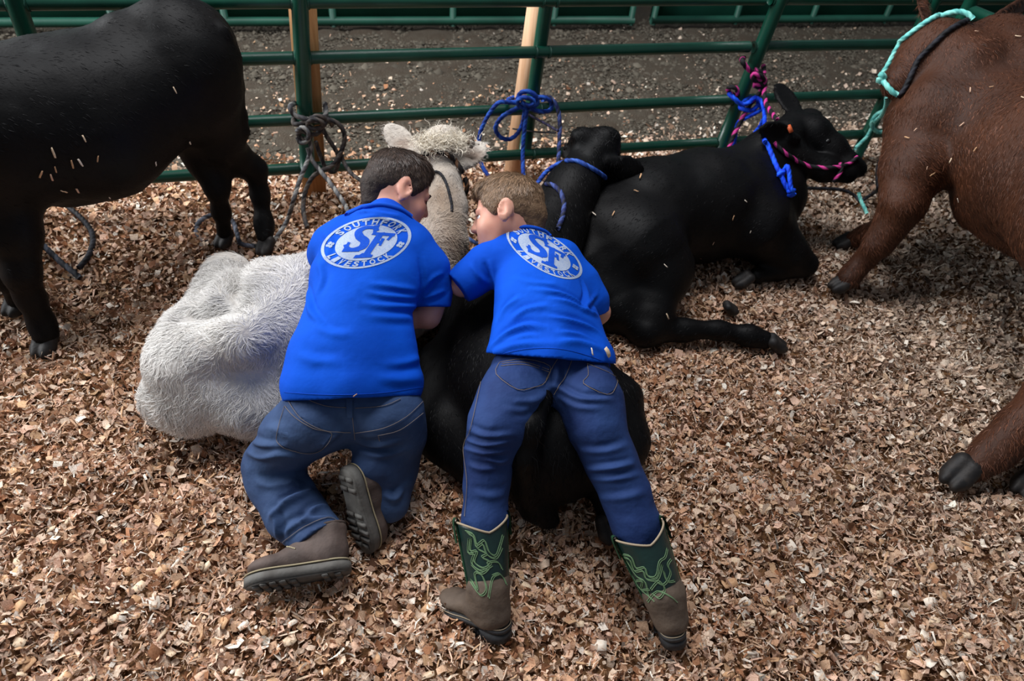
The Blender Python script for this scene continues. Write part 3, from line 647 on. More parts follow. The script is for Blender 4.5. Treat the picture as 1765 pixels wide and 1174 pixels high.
M_scalp1 = mat('dark_brown_hair_mass', (52, 40, 34), 0.7, 0.3, noise=(60, (36, 28, 25), 0.35, 0.7), bump=(120, 0.6, 0.004))
M_scalp2 = mat('sandy_hair_mass', (112, 88, 66), 0.7, 0.3, noise=(60, (86, 64, 46), 0.35, 0.7), bump=(120, 0.6, 0.004))
M_eyew = mat('eye_white', (225, 222, 220), 0.15, 0.5, coat=0.6); M_iris = mat('iris_grey_blue', (58, 76, 92), 0.1, 0.5, coat=0.8); M_lash = mat('lash_brow', (72, 52, 40), 0.7, 0.2)

class Frame:
    """local axes: x ahead, y to the left ear, z to the crown; s scales"""
    def __init__(s, c, fwd, up, sc=1.0):
        s.c = np.asarray(c, float); s.z = unit(up); s.x = unit(np.asarray(fwd) - s.z * s.z.dot(fwd)); s.y = np.cross(s.z, s.x); s.s = sc; s.A = np.array([s.x, s.y, s.z])
    def __call__(s, x, y, z): return s.c + s.s * (x * s.x + y * s.y + z * s.z)
def head(S, H):
    s = H.s; E = lambda c, r, k=0.015, op='u': S.ell(H(*c), np.array(r) * s, H.A, k * s, op)
    E((-0.008, 0, 0.034), (0.094, 0.077, 0.084)); E((0.036, 0, -0.030), (0.058, 0.058, 0.072), 0.03)
    E((0.052, 0, -0.066), (0.038, 0.042, 0.034), 0.025); S.ball(H(0.078, 0, -0.086), 0.016 * s, 0.02 * s)
    for q in (-1, 1):
        E((0.060, q * 0.034, -0.030), (0.026, 0.026, 0.028), 0.02)                      # cheek
        E((0.083, q * 0.031, 0.004), (0.013, 0.017, 0.012), 0.010, 's')                  # eye socket
        S.cone(H(0.086, q * 0.012, 0.020), H(0.078, q * 0.042, 0.021), 0.007 * s, 0.006 * s, 0.012 * s)   # brow
        E((0.079, q * 0.030, 0.0085), (0.008, 0.015, 0.0055), 0.006)                     # upper lid
        E((0.080, q * 0.030, -0.006), (0.007, 0.013, 0.004), 0.006)                      # lower lid
        S.ell(H(-0.008, q * 0.080, -0.004), np.array((0.021, 0.009, 0.033)) * s, np.array([unit(H.x + 0.18 * H.z), unit(H.y * q + H.x * -0.35), H.z]), 0.008 * s)
        E((-0.003, q * 0.0885, 0.000), (0.011, 0.007, 0.019), 0.004, 's')                # hollow of the ear
        S.ball(H(0.006, q * 0.0815, -0.004), 0.0055 * s, 0.004 * s)                      # tragus
        S.ball(H(-0.002, q * 0.078, -0.032), 0.0075 * s, 0.006 * s)                      # lobe
    S.cone(H(0.088, 0, 0.012), H(0.106, 0, -0.020), 0.0075 * s, 0.0105 * s, 0.010 * s)   # nose
    for q in (-1, 1):
        S.ball(H(0.098, q * 0.010, -0.024), 0.0075 * s, 0.006 * s); S.ball(H(0.103, q * 0.006, -0.032), 0.0032 * s, 0.003 * s, 's')
    S.cone(H(0.0885, -0.014, -0.050), H(0.0925, 0, -0.047), 0.0045 * s, 0.006 * s, 0.006 * s); S.cone(H(0.0925, 0, -0.047), H(0.0885, 0.014, -0.050), 0.006 * s, 0.0045 * s, 0.006 * s)
    S.cone(H(0.086, -0.012, -0.060), H(0.089, 0, -0.061), 0.0045 * s, 0.0065 * s, 0.006 * s); S.cone(H(0.089, 0, -0.061), H(0.086, 0.012, -0.060), 0.0065 * s, 0.0045 * s, 0.006 * s)
    S.cone(H(0.097, -0.018, -0.0545), H(0.097, 0.018, -0.0545), 0.0022 * s, 0.0022 * s, 0.003 * s, 's')
def hair(H, name, parent, mcap, col, fringe, n, ln):
    s = H.s; S = Solid(0.0035)
    S.ell(H(-0.010, 0, 0.037), np.array((0.097, 0.0805, 0.087)) * s, H.A, 0.01)
    S.ell(H(0.030, 0, 0.094), np.array((0.052, 0.052, 0.026)) * s, H.A, 0.03)
    S.cone(H(-0.064, 0, -0.015), H(-0.056, 0, -0.054), 0.045 * s, 0.036 * s, 0.03)
    for q in (-1, 1): S.ell(H(0.024, q * 0.060, 0.018), np.array((0.015, 0.0165, 0.030)) * s, H.A, 0.012)      # sideburn
    if fringe: S.chain([(H(0.060, -0.040, 0.082), 0.016 * s), (H(0.072, 0, 0.084), 0.018 * s), (H(0.060, 0.042, 0.082), 0.016 * s)], 0.02)
    S.ell(H(0.104, 0, -0.024), np.array((0.064, 0.12, 0.094)) * s, H.A, 0.006, 's')                            # face
    for q in (-1, 1):
        S.ell(H(-0.006, q * 0.088, -0.010), np.array((0.024, 0.030, 0.034)) * s, H.A, 0.005, 's')
        S.ell(H(0.024, q * 0.072, -0.066), np.array((0.050, 0.05, 0.044)) * s, H.A, 0.008, 's')
    S.disp = lambda P: 0.0012 * vnoise(P, 90, 51) + 0.0014 * vnoise(P, 35, 52)
    S.build(); o = mk(name, S.V, S.F, mcap, parent)
    cr = H(-0.055, 0, 0.12)
    def fl(P, N):
        d = P - cr; d = d / (np.linalg.norm(d, axis=1, keepdims=True) + 1e-4); sw = np.cross(np.tile(H.z, (len(P), 1)), d)
        return d + 0.3 * sw - 0.5 * H.z + (0.35 * H.x if fringe else 0)
    P, N = sample(S.V, S.F, n); k = ((P - H.c) @ H.A.T)[:, 2] > -0.07 * s; P, N = P[k], N[k]
    hz = ((P - H.c) @ H.A.T)[:, 2] / s
    V, F, C = strands(P - N * 0.001, N, fl(P, N), ln * np.clip(0.35 + hz * 7, 0.3, 1.0), 0.0007, 3, 0.05, 0.22, lin(col), 0.28)
    props(mk('hair_strands', V, F, M_hair1, o, True, C), kind='stuff')
    return S
def eye(parent, H, q, shut=False):
    if not shut:
        e = Solid(0.002); e.ball(H(0.072, q * 0.031, 0.002), 0.0125 * H.s).build(); w = mk('eye', e.V, e.F, M_eyew, parent)
        i = Solid(0.0015); i.ell(H(0.0795, q * 0.032, 0.002), np.array((0.0055, 0.0058, 0.0058)) * H.s, H.A).build(); mk('iris', i.V, i.F, M_iris, w)
    P = smooth_path([H(0.0855, q * 0.018, 0.0065), H(0.0875, q * 0.029, 0.0105 if not shut else -0.002), H(0.0795, q * 0.044, 0.0045)], 6)
    mk('eyelash', *tube(P, 0.0016, 6), M_lash, parent)
    P = smooth_path([H(0.094, q * 0.012, 0.024), H(0.0915, q * 0.029, 0.0285), H(0.080, q * 0.046, 0.024)], 6); mk('eyebrow', *tube(P, [0.0022] * 6 + [0.0026] * 4 + [0.0018] * 3, 6), M_lash, parent)
def hand(S, wrist, d, palm, s=1.0):
    """five bent fingers rooted in a palm; d points along the hand, palm is the side it curls to"""
    d = unit(d); palm = unit(np.asarray(palm) - d * d.dot(palm)); sd = np.cross(palm, d); w = np.asarray(wrist, float); c = w + d * 0.04 * s
    S.ell(c, (0.042 * s, 0.034 * s, 0.014 * s), [d, sd, palm], 0.012)
    for i, (o, L) in enumerate(((-0.026, 0.042), (-0.009, 0.052), (0.009, 0.056), (0.026, 0.050))):
        a = w + d * 0.072 * s + sd * o * s; b = a + d * L * 0.5 * s + palm * 0.008 * s; e = b + d * L * 0.42 * s + palm * 0.022 * s
        S.chain([(a, 0.0085 * s), (b, 0.008 * s), (e, 0.0068 * s)], 0.004)
    a = w + d * 0.022 * s + sd * 0.028 * s; b = a + d * 0.028 * s + sd * 0.022 * s + palm * 0.006 * s; e = b + d * 0.026 * s + sd * 0.004 * s + palm * 0.010 * s
    S.chain([(a, 0.012 * s), (b, 0.0095 * s), (e, 0.008 * s)], 0.006)
def decal(parent, name, bvh, polys, to_px, m, off, cell=0.012, holes=None):
    """flat print laid on the cloth: 2-D polygons, cut into small cells, each corner set on the surface"""
    bm = bmesh.new()
    for poly in polys:
        vs = [bm.verts.new((p[0], p[1], 0)) for p in poly]
        try: bm.faces.new(vs)
        except ValueError: pass
    bmesh.ops.triangulate(bm, faces=bm.faces[:], ngon_method='EAR_CLIP')
    xs = [v.co.x for v in bm.verts]; ys = [v.co.y for v in bm.verts]
    for ax, arr in ((0, xs), (1, ys)):
        nrm = [0, 0, 0]; nrm[ax] = 1
        for q in np.arange(min(arr) + cell, max(arr), cell):
            pt = [0, 0, 0]; pt[ax] = q
            bmesh.ops.bisect_plane(bm, geom=bm.verts[:] + bm.edges[:] + bm.faces[:], plane_co=pt, plane_no=nrm, dist=1e-6)
    bmesh.ops.triangulate(bm, faces=bm.faces[:]); bm.verts.index_update()
    V = []; ok = []
    for v in bm.verts:
        u, w = to_px(v.co.x, v.co.y); p = hit(bvh, u, w, off); ok.append(p is not None); V.append(p if p is not None else CAM * 0)
    F = [[v.index for v in f.verts] for f in bm.faces if all(ok[v.index] for v in f.verts)]; bm.free()
    used = sorted({i for f in F for i in f}); mp = {i: j for j, i in enumerate(used)}
    V = np.array([V[i] for i in used]); F = np.array([[mp[i] for i in f] for f in F])
    fn = np.cross(V[F[:, 1]] - V[F[:, 0]], V[F[:, 2]] - V[F[:, 0]]); c = V[F].mean(1); flip = ((CAM - c) * fn).sum(1) < 0; F[flip] = F[flip][:, ::-1]
    return mk(name, V, F, m, parent)
def ribbon(P2, hw):                                                    # a 2-D stroke as quads
    P = np.asarray(P2, float); T = np.gradient(P, axis=0); T /= np.linalg.norm(T, axis=1, keepdims=True) + 1e-9; n = np.stack([-T[:, 1], T[:, 0]], 1) * hw
    return [[P[i] - n[i], P[i + 1] - n[i + 1], P[i + 1] + n[i + 1], P[i] + n[i]] for i in range(len(P) - 1)]
def stitch(parent, bvh, L, m, r=0.0011, off=0.0028, name='stitching', n=7, closed=False):
    P = [hit(bvh, u, v, off) for u, v in smooth_path(np.array(L, float), n, closed)]; P = [p for p in P if p is not None]
    return mk(name, *tube(np.array(P), r, 6, closed), m, parent)
def seam(L, z): return [gp(u, v, z) for u, v in L]

# lettering: glyph outlines taken from the built-in font, in a unit box
def glyph(ch):
    cu = bpy.data.curves.new('g', 'FONT'); cu.body = ch; cu.resolution_u = 3; cu.fill_mode = 'FRONT'; cu.offset = 0.035
    o = bpy.data.objects.new('g', cu); COL.objects.link(o); dg = bpy.context.evaluated_depsgraph_get(); me = o.evaluated_get(dg).to_mesh()
    V = np.array([v.co[:2] for v in me.vertices]); F = [list(p.vertices) for p in me.polygons]; o.evaluated_get(dg).to_mesh_clear()
    bpy.data.objects.remove(o); bpy.data.curves.remove(cu)
    V = (V - V.min(0)) / (V.max(0) - V.min(0)); return [[V[i] for i in f] for f in F]
# SF monogram, in units of the emblem ellipse (x right, y up)
def catm(L, n=5): return smooth_path(np.array(L, float), n)
S_LINE = catm([(0.17, 0.44), (0.10, 0.56), (-0.10, 0.60), (-0.24, 0.48), (-0.19, 0.26), (-0.04, 0.06), (-0.06, -0.16), (-0.24, -0.24), (-0.38, -0.18), (-0.46, -0.02)], 5)
def monogram():
    hw = np.interp(np.arange(len(S_LINE)), [0, 8, 16, 22, 30, 38, len(S_LINE) - 1], [0.05, 0.06, 0.085, 0.105, 0.10, 0.06, 0.05])
    P = S_LINE; T = np.gradient(P, axis=0); T /= np.linalg.norm(T, axis=1, keepdims=True); n = np.stack([-T[:, 1], T[:, 0]], 1) * hw[:, None]
    polys = [[P[i] - n[i], P[i + 1] - n[i + 1], P[i + 1] + n[i + 1], P[i] + n[i]] for i in range(len(P) - 1)]
    polys += [[(0.06, 0.66), (0.20, 0.66), (0.15, 0.30), (0.09, 0.33)], [(-0.50, -0.28), (-0.42, 0.08), (-0.36, 0.05), (-0.40, -0.30)], [(-0.50, -0.30), (-0.10, -0.33), (-0.12, -0.22), (-0.48, -0.2)]]      # serifs of the S
    polys += [[(0.20, 0.36), (0.36, 0.36), (0.14, -0.56), (-0.02, -0.56)], [(0.06, 0.30), (0.10, 0.40), (0.62, 0.28), (0.60, 0.17)], [(0.50, 0.22), (0.62, 0.28), (0.50, 0.02), (0.44, 0.06)],
              [(0.16, 0.04), (0.17, -0.06), (0.36, -0.06), (0.36, 0.04)], [(0.32, 0.14), (0.40, 0.10), (0.36, -0.17), (0.30, -0.15)], [(-0.16, -0.46), (-0.20, -0.58), (0.22, -0.60), (0.24, -0.50)], [(-0.02, -0.40), (-0.10, -0.50), (0.20, -0.50), (0.16, -0.40)]]
    return polys
def clover():
    out = []
    for i in range(4):
        a = i * math.pi / 2 + 0.3; c = np.array([math.cos(a), math.sin(a)]) * 0.6; out.append([c + 0.5 * np.array([math.cos(t), math.sin(t)]) for t in np.linspace(0, 2 * math.pi, 9)[:-1]])
    return out
def emblem(shirt, bvh, C, ax, ay):
    C, ax, ay = (np.array(q, float) for q in (C, ax, ay)); to = lambda x, y: tuple(C + ax * x + ay * y)
    th = np.linspace(0, 2 * math.pi, 73); ci = np.stack([np.cos(th), np.sin(th)], 1)
    e = decal(shirt, 'emblem_ring', bvh, [[ci[i] * 0.93, ci[i + 1] * 0.93, ci[i + 1], ci[i]] for i in range(72)], to, M_print, 0.0012, 0.3)
    decal(shirt, 'emblem_disc', bvh, [[ci[i] * 0.69 for i in range(72)]], to, M_print, 0.0012, 0.06)
    decal(shirt, 'monogram', bvh, monogram(), to, M_printblue, 0.0022, 0.06)
    for txt, a0, a1, flip in (('SOUTHFORK', 152, 18, False), ('LIVESTOCK', 205, 322, True)):
        polys = []
        for i, ch in enumerate(txt):
            a = math.radians(a0 + (a1 - a0) * (i + 0.5) / len(txt)); w = abs(math.radians(a1 - a0)) / len(txt) * 0.70
            for f in glyph(ch):
                q = []
                for x, y in f:
                    if not flip: r = 0.71 + 0.21 * y; b = a - (x - 0.5) * w
                    else: r = 0.92 - 0.21 * y; b = a + (x - 0.5) * w
                    q.append((r * math.cos(b), r * math.sin(b)))
                polys.append(q)
        decal(shirt, 'emblem_lettering', bvh, polys, to, M_print, 0.0014, 0.12)
    for a in (178, -12):
        c = 0.815 * np.array([math.cos(math.radians(a)), math.sin(math.radians(a))])
        decal(shirt, 'clover', bvh, [[c + np.array(p) * np.array([0.085, 0.115]) for p in f] for f in clover()], to, M_print, 0.0014, 0.3)
def collar_ring(parent, S, c, axis, r1, r2, tubr, tilt=None):
    axis = unit(axis); a = unit(np.cross(axis, (0.2, 0.1, 1))); b = np.cross(axis, a); th = np.linspace(0, 2 * math.pi, 41)[:-1]
    P = np.array([c + a * r1 * math.cos(q) + b * r2 * math.sin(q) for q in th]); V, F = tube(P, tubr, 8, True); return mk('collar', V, F, M_collar, parent)

# =================== the taller boy, kneeling over the white calf
t1 = thing('person', 'boy in blue shirt and faded jeans kneeling in work shoes, hugging the white calf', 'person', gp(560, 850, 0), 'two boys in blue emblem shirts')
H1 = Frame(gp(684, 331, .62), cdir(0.76, 0.30, 0.50), cdir(0.30, -0.88, 0.16), 1.02)
B = Solid(0.005)
head(B, H1)
B.chain([(H1(-0.02, 0, -0.03), 0.055), (gp(672, 362, .59), 0.05), (gp(655, 400, .55), 0.06)], 0.03)
B.chain(pts([(655, 410, .53, .085), (630, 500, .47, .095), (612, 600, .39, .08), (608, 680, .33, .075)]), 0.05)
B.chain(pts([(603, 430, .53, .05), (578, 440, .49, .042), (572, 415, .40, .036), (610, 395, .36, .030), (655, 385, .37, .026)]), 0.02); hand(B, gp(660, 384, .37), unit(gp(720, 380, .38) - gp(660, 384, .37)), (0, 0, -1), 0.85)
B.chain(pts([(718, 430, .53, .05), (742, 475, .46, .042), (744, 525, .40, .036), (738, 545, .375, .034), (705, 550, .365, .028), (685, 545, .36, .025)]), 0.02)
hand(B, gp(685, 545, .36), unit(gp(650, 530, .36) - gp(685, 545, .36)), (0, 0.2, -1), 0.8)
B.chain(pts([(560, 705, .30, .075), (500, 760, .21, .06), (460, 815, .10, .05), (510, 890, .07, .04), (545, 925, .07, .036)]), 0.03)
B.chain(pts([(660, 705, .30, .075), (680, 770, .2, .06), (672, 830, .11, .045), (655, 815, .16, .04), (640, 810, .19, .036)]), 0.03)
B.build(); mk('body', B.V, B.F, M_skin, t1)
hair(H1, 'hair', t1, M_scalp1, (70, 54, 45), False, 16000, 0.022); eye(t1, H1, -1, True); eye(t1, H1, 1, True)
SH = Solid(0.0045)
SH.chain(pts([(548, 664, .36, .098), (562, 610, .405, .088), (582, 550, .45, .080), (597, 480, .50, .088), (612, 430, .535, .078)]), 0.05)
SH.chain(pts([(668, 658, .35, .098), (656, 600, .405, .086), (650, 550, .45, .080), (670, 480, .50, .088), (692, 440, .53, .078)]), 0.05)
SH.chain(pts([(608, 665, .37, .105), (610, 600, .415, .100), (615, 540, .46, .095), (635, 460, .515, .09)]), 0.05)
SH.chain(pts([(640, 410, .57, .062), (662, 385, .585, .055), (668, 374, .59, .053)]), 0.04)
SH.chain(pts([(604, 398, .56, .046), (640, 392, .585, .046), (680, 394, .582, .048), (705, 410, .56, .048)]), 0.03)
SH.chain(pts([(592, 418, .545, .062), (575, 425, .52, .056), (566, 440, .47, .052), (568, 430, .43, .048)]), 0.04)
SH.chain(pts([(715, 430, .54, .062), (738, 462, .50, .057), (746, 500, .44, .052), (747, 545, .385, .050)]), 0.035)
e0 = gp(747, 530, .40); SH.cutbox(e0, unit(gp(747, 545, .385) - gp(746, 500, .44)), e0, 0.085)
hemc = gp(610, 686, .46); hx = unit(gp(732, 674, .40) - gp(487, 684, .40)); hn = unit(ray(610, 686)); hemn = np.cross(hn, hx); hemn = hemn if hemn[2] < 0 else -hemn
SH.cutbox(hemc, hemn, hemc, 0.24)
SH.disp = lambda P: 0.0018 * vnoise(P, 12, 61) + 0.0012 * vnoise(P, 26, 62)
SH.build(); folds(SH, [([(718, 500), (669, 494), (636, 489)], .006, .010), ([(718, 513), (663, 510), (632, 503)], .007, .009), ([(716, 528), (651, 527), (620, 520)], .006, .010), ([(716, 548), (680, 548), (640, 545)], .004, .011), ([(531, 500), (536, 537), (556, 560)], .007, .009), ([(540, 560), (570, 575), (605, 578)], .004, .012), ([(728, 616), (695, 626), (660, 628)], .005, .011), ([(512, 610), (540, 622), (590, 625)], .004, .014), ([(726, 650), (690, 655), (650, 650)], .004, .013), ([(600, 366), (640, 366), (690, 374)], .006, .008), ([(612, 378), (650, 374), (700, 392)], .004, .008), ([(722, 440), (728, 480), (722, 520)], -.005, .008), ([(765, 470), (745, 480), (730, 500)], .005, .008), ([(768, 500), (748, 508), (728, 515)], .004, .008), ([(558, 400), (570, 420), (560, 450)], .005, .010), ([(548, 450), (556, 480), (545, 510)], .005, .010)]); sh1 = mk('shirt', SH.V, SH.F, M_shirt, t1)
emblem(sh1, SH.bvh, (631.2, 419), (76.5, -5.5), (13, -44.3))
P = [hit(SH.bvh, u, v, 0.002) for u, v in smooth_path([(598, 372), (606, 362), (630, 357), (660, 354), (690, 362), (708, 374)], 6)]; P = [p for p in P if p is not None]
mk('collar', *tube(np.array(P), 0.007, 8), M_collar, sh1)
stitch(sh1, SH.bvh, [(490, 676), (550, 680), (610, 680), (670, 676), (728, 667)], M_printblue, 0.0008, 0.0005, 'hem_stitching')
SOL['s1'] = SH
J = Solid(0.005)
J.chain(pts([(560, 690, .305, .086), (548, 718, .29, .092), (505, 752, .23, .080), (470, 800, .125, .072), (478, 835, .09, .070), (508, 882, .08, .072), (560, 938, .085, .066)]), 0.04)
J.chain(pts([(660, 688, .305, .086), (668, 714, .29, .092), (682, 752, .22, .076), (676, 800, .13, .066), (668, 850, .10, .056), (672, 872, .085, .045)]), 0.04)
J.chain(pts([(668, 805, .14, .06), (655, 800, .18, .056), (640, 800, .20, .05)]), 0.04)
J.chain(pts([(608, 675, .32, .085), (608, 708, .29, .085)]), 0.05)
ce = gp(555, 924, .09); J.cutbox(ce, unit(gp(575, 985, .05) - gp(515, 880, .09)), ce, 0.105)
J.disp = lambda P: 0.0022 * vnoise(P, 16, 71) + 0.0014 * vnoise(P, 36, 72)
J.build(); folds(J, [([(425, 778), (450, 787), (484, 783), (520, 790)], .010, .010), ([(430, 760), (465, 770), (500, 768)], .007, .010), ([(475, 870), (504, 858), (538, 846)], .010, .009), ([(464, 892), (493, 868), (524, 854)], .011, .009), ([(486, 924), (518, 900), (574, 892)], .009, .010), ([(470, 880), (478, 905), (478, 928)], .008, .010), ([(520, 905), (540, 878), (575, 870)], .009, .009), ([(440, 830), (470, 838), (510, 832)], .007, .012), ([(545, 800), (530, 822), (545, 842)], .006, .011), ([(610, 758), (640, 768), (690, 760)], .008, .010), ([(612, 775), (650, 786), (700, 775)], .007, .010), ([(455, 735), (490, 745), (520, 770)], .005, .012), ([(660, 850), (680, 860), (695, 840)], .008, .010), ([(590, 740), (560, 765), (530, 778)], .006, .010)]); je1 = mk('jeans', J.V, J.F, M_denim, t1)
for L in ([(497, 690), (520, 722), (560, 742), (605, 745)], [(612, 746), (660, 738), (700, 718), (730, 690)], [(522, 686), (560, 700), (597, 703)], [(612, 704), (660, 700), (690, 688)], [(598, 690), (599, 718)], [(607, 690), (607, 718)], [(608, 720), (612, 757)],
          [(492, 700), (478, 750), (485, 768), (520, 780), (552, 776), (572, 748), (540, 738), (510, 720), (492, 700)], [(652, 750), (690, 740), (728, 712)], [(652, 750), (655, 760)]):
    stitch(je1, J.bvh, L, M_stitch2, 0.0009)
decal(je1, 'belt_loop', J.bvh, [[(597, 688), (608, 688), (608, 720), (598, 720)]], lambda x, y: (x, y), M_denim, 0.004, 6)
decal(je1, 'back_pocket', J.bvh, [[(493, 702), (513, 722), (542, 740), (572, 749), (552, 775), (520, 779), (486, 767), (479, 750)]], lambda x, y: (x, y), M_denim, 0.0022, 10)
stitch(je1, J.bvh, [(482, 940), (500, 925), (530, 905), (560, 893), (578, 897), (582, 912)], M_stitch2, 0.0009)

# =================== the smaller boy, lying across the black calf
t2 = thing('person', 'smaller sandy-haired boy in blue shirt and green boots sprawled across the black calf', 'person', gp(960, 950, 0), 'two boys in blue emblem shirts')
H2 = Frame(gp(877, 374, .60), cdir(-0.93, 0.26, 0.18), cdir(-0.10, -0.90, 0.14), 1.04)
B = Solid(0.005); head(B, H2)
B.chain([(H2(-0.025, 0, -0.03), 0.052), (gp(905, 402, .565), 0.048), (gp(912, 425, .54), 0.055)], 0.03)
B.chain(pts([(915, 440, .50, .065), (930, 520, .46, .065), (945, 610, .42, .065)]), 0.05)
B.chain(pts([(880, 440, .52, .045), (835, 462, .49, .04), (797, 490, .455, .034), (774, 484, .40, .028), (756, 474, .36, .024)]), 0.02); hand(B, gp(756, 474, .36), unit(gp(735, 462, .34) - gp(756, 474, .36)), (0.2, 0, -1), 0.72)
B.chain(pts([(970, 460, .50, .045), (1015, 505, .45, .04), (1031, 538, .38, .034), (1015, 560, .31, .028)]), 0.02); hand(B, gp(1015, 560, .31), unit(gp(990, 585, .26) - gp(1015, 560, .31)), (-1, 0, -0.3), 0.72)
B.chain(pts([(898, 655, .40, .065), (860, 730, .35, .058), (841, 800, .275, .042), (837, 880, .195, .038), (840, 960, .11, .034)]), 0.03)
B.chain(pts([(1003, 658, .39, .065), (1030, 742, .34, .055), (1058, 810, .275, .046), (1092, 895, .195, .040), (1120, 975, .11, .034)]), 0.03)
B.build(); mk('body', B.V, B.F, M_skin, t2)
hair(H2, 'hair', t2, M_scalp2, (136, 108, 82), True, 16000, 0.024); eye(t2, H2, 1); eye(t2, H2, -1)
SH = Solid(0.0045)
SH.chain(pts([(890, 614, .425, .084), (902, 560, .455, .074), (905, 510, .485, .074), (895, 455, .515, .070)]), 0.05)
SH.chain(pts([(1006, 622, .41, .088), (984, 560, .445, .072), (966, 510, .475, .070), (955, 455, .51, .072)]), 0.05)
SH.chain(pts([(950, 615, .44, .096), (945, 550, .465, .084), (930, 480, .505, .080)]), 0.05)
SH.chain(pts([(910, 428, .545, .058), (905, 412, .555, .056), (902, 405, .56, .054)]), 0.04)
SH.chain(pts([(870, 438, .53, .060), (838, 458, .505, .054), (808, 482, .475, .050), (785, 500, .455, .046)]), 0.035)
SH.chain(pts([(968, 450, .51, .060), (1000, 488, .475, .052), (1018, 518, .44, .046), (1026, 545, .40, .042)]), 0.035)
a, b = gp(808, 482, .475), gp(785, 500, .455); e0 = gp(790, 496, .46); SH.cutbox(e0, unit(b - a), e0, 0.07)
a, b = gp(1018, 518, .44), gp(1026, 545, .40); e0 = gp(1025, 540, .405); SH.cutbox(e0, unit(b - a), e0, 0.06)
hemc = gp(950, 615, .50); hx = unit(gp(1062, 640, .43) - gp(843, 622, .45)); hn = unit(ray(950, 612)); hemn = np.cross(hn, hx); hemn = hemn if hemn[1] < 0 else -hemn
SH.cutbox(gp(950, 618, .52), hemn, hemc, 0.24)
SH.disp = lambda P: 0.0018 * vnoise(P, 12, 63) + 0.0014 * vnoise(P, 26, 64)
SH.build(); folds(SH, [([(915, 499), (955, 504), (988, 516), (1026, 543)], .008, .008), ([(948, 515), (978, 521), (1009, 536), (1036, 545)], .007, .007), ([(860, 556), (871, 533), (896, 513)], .007, .009), ([(880, 552), (908, 534), (945, 528)], .006, .009), ([(844, 600), (871, 577), (908, 562), (944, 568)], .008, .009), ([(940, 545), (985, 554), (1021, 567), (1046, 587)], .008, .008), ([(848, 608), (893, 594), (954, 592)], .005, .010), ([(955, 590), (1000, 590), (1045, 605)], .006, .010), ([(834, 450), (842, 470), (845, 490)], -.006, .008), ([(810, 455), (825, 475), (838, 490)], .005, .008), ([(890, 480), (920, 488), (960, 492)], .004, .009), ([(1000, 480), (1008, 505), (1000, 530)], -.006, .008), ([(1030, 505), (1018, 520), (1008, 535)], .005, .007), ([(870, 590), (905, 580), (930, 582)], .005, .008), ([(965, 572), (1000, 578), (1030, 592)], .006, .008)]); sh2 = mk('shirt', SH.V, SH.F, M_shirt, t2)
emblem(sh2, SH.bvh, (938, 435), (64, 24), (-13, -40))
P = [hit(SH.bvh, u, v, 0.002) for u, v in smooth_path([(858, 404), (880, 395), (910, 392), (935, 398), (948, 408)], 6)]; P = [p for p in P if p is not None]
mk('collar', *tube(np.array(P), 0.006, 8), M_collar, sh2)
stitch(sh2, SH.bvh, [(846, 615), (905, 602), (960, 601), (1010, 612), (1058, 630)], M_printblue, 0.0008, 0.0005, 'hem_stitching')
SOL['s2'] = SH
J = Solid(0.005)
J.chain(pts([(896, 640, .395, .080), (882, 690, .385, .084), (860, 735, .355, .075), (843, 785, .295, .057), (838, 835, .24, .052), (836, 900, .18, .053), (835, 940, .14, .052)]), 0.04)
J.chain(pts([(1003, 648, .385, .080), (1018, 695, .375, .080), (1030, 740, .345, .068), (1053, 795, .29, .062), (1077, 850, .24, .058), (1097, 905, .19, .056), (1110, 950, .14, .052)]), 0.04)
J.chain(pts([(950, 625, .40, .075), (952, 658, .385, .065)]), 0.04)
J.disp = lambda P: 0.0018 * vnoise(P, 18, 73) + 0.0012 * vnoise(P, 40, 74)
J.build(); folds(J, [([(801, 757), (834, 767), (878, 762)], .007, .007), ([(800, 772), (838, 781), (874, 776)], .007, .007), ([(808, 740), (840, 752), (884, 750)], .005, .008), ([(834, 790), (862, 796), (878, 790)], .006, .007), ([(806, 800), (830, 808), (860, 806)], .005, .008), ([(998, 777), (1044, 778), (1084, 766)], .005, .009), ([(1007, 810), (1058, 806), (1094, 798)], .007, .008), ([(1014, 826), (1060, 826), (1105, 818)], .005, .008), ([(946, 664), (965, 670), (1002, 688), (1058, 688)], .008, .008), ([(958, 682), (998, 702), (1040, 704)], .005, .009), ([(950, 668), (920, 690), (880, 692)], .006, .009), ([(940, 684), (905, 705), (870, 706)], .004, .009), ([(1030, 860), (1075, 858), (1115, 848)], .004, .010), ([(815, 850), (845, 856), (872, 850)], .003, .010), ([(960, 625), (962, 650), (952, 672)], .005, .008)]); je2 = mk('jeans', J.V, J.F, M_denim2, t2)
for Q in ([(862, 626), (905, 620), (948, 632), (938, 660), (920, 668), (892, 672), (856, 646)], [(1012, 628), (1060, 650), (1058, 672), (1045, 680), (1006, 662), (1014, 648)]):
    pk = decal(je2, 'back_pocket', J.bvh, [Q], lambda x, y: (x, y), M_denim2, 0.002, 10)
    stitch(je2, J.bvh, Q + Q[:1], M_stitch, 0.0008, 0.003, n=3)
for L in ([(864, 632), (905, 630), (946, 642)], [(866, 628), (905, 626), (946, 638)], [(987, 618), (975, 650), (965, 662), (955, 680)], [(832, 650), (812, 740), (800, 770), (806, 830), (802, 890)], [(965, 612), (940, 655)]):
    stitch(je2, J.bvh, L, M_stitch, 0.0008)
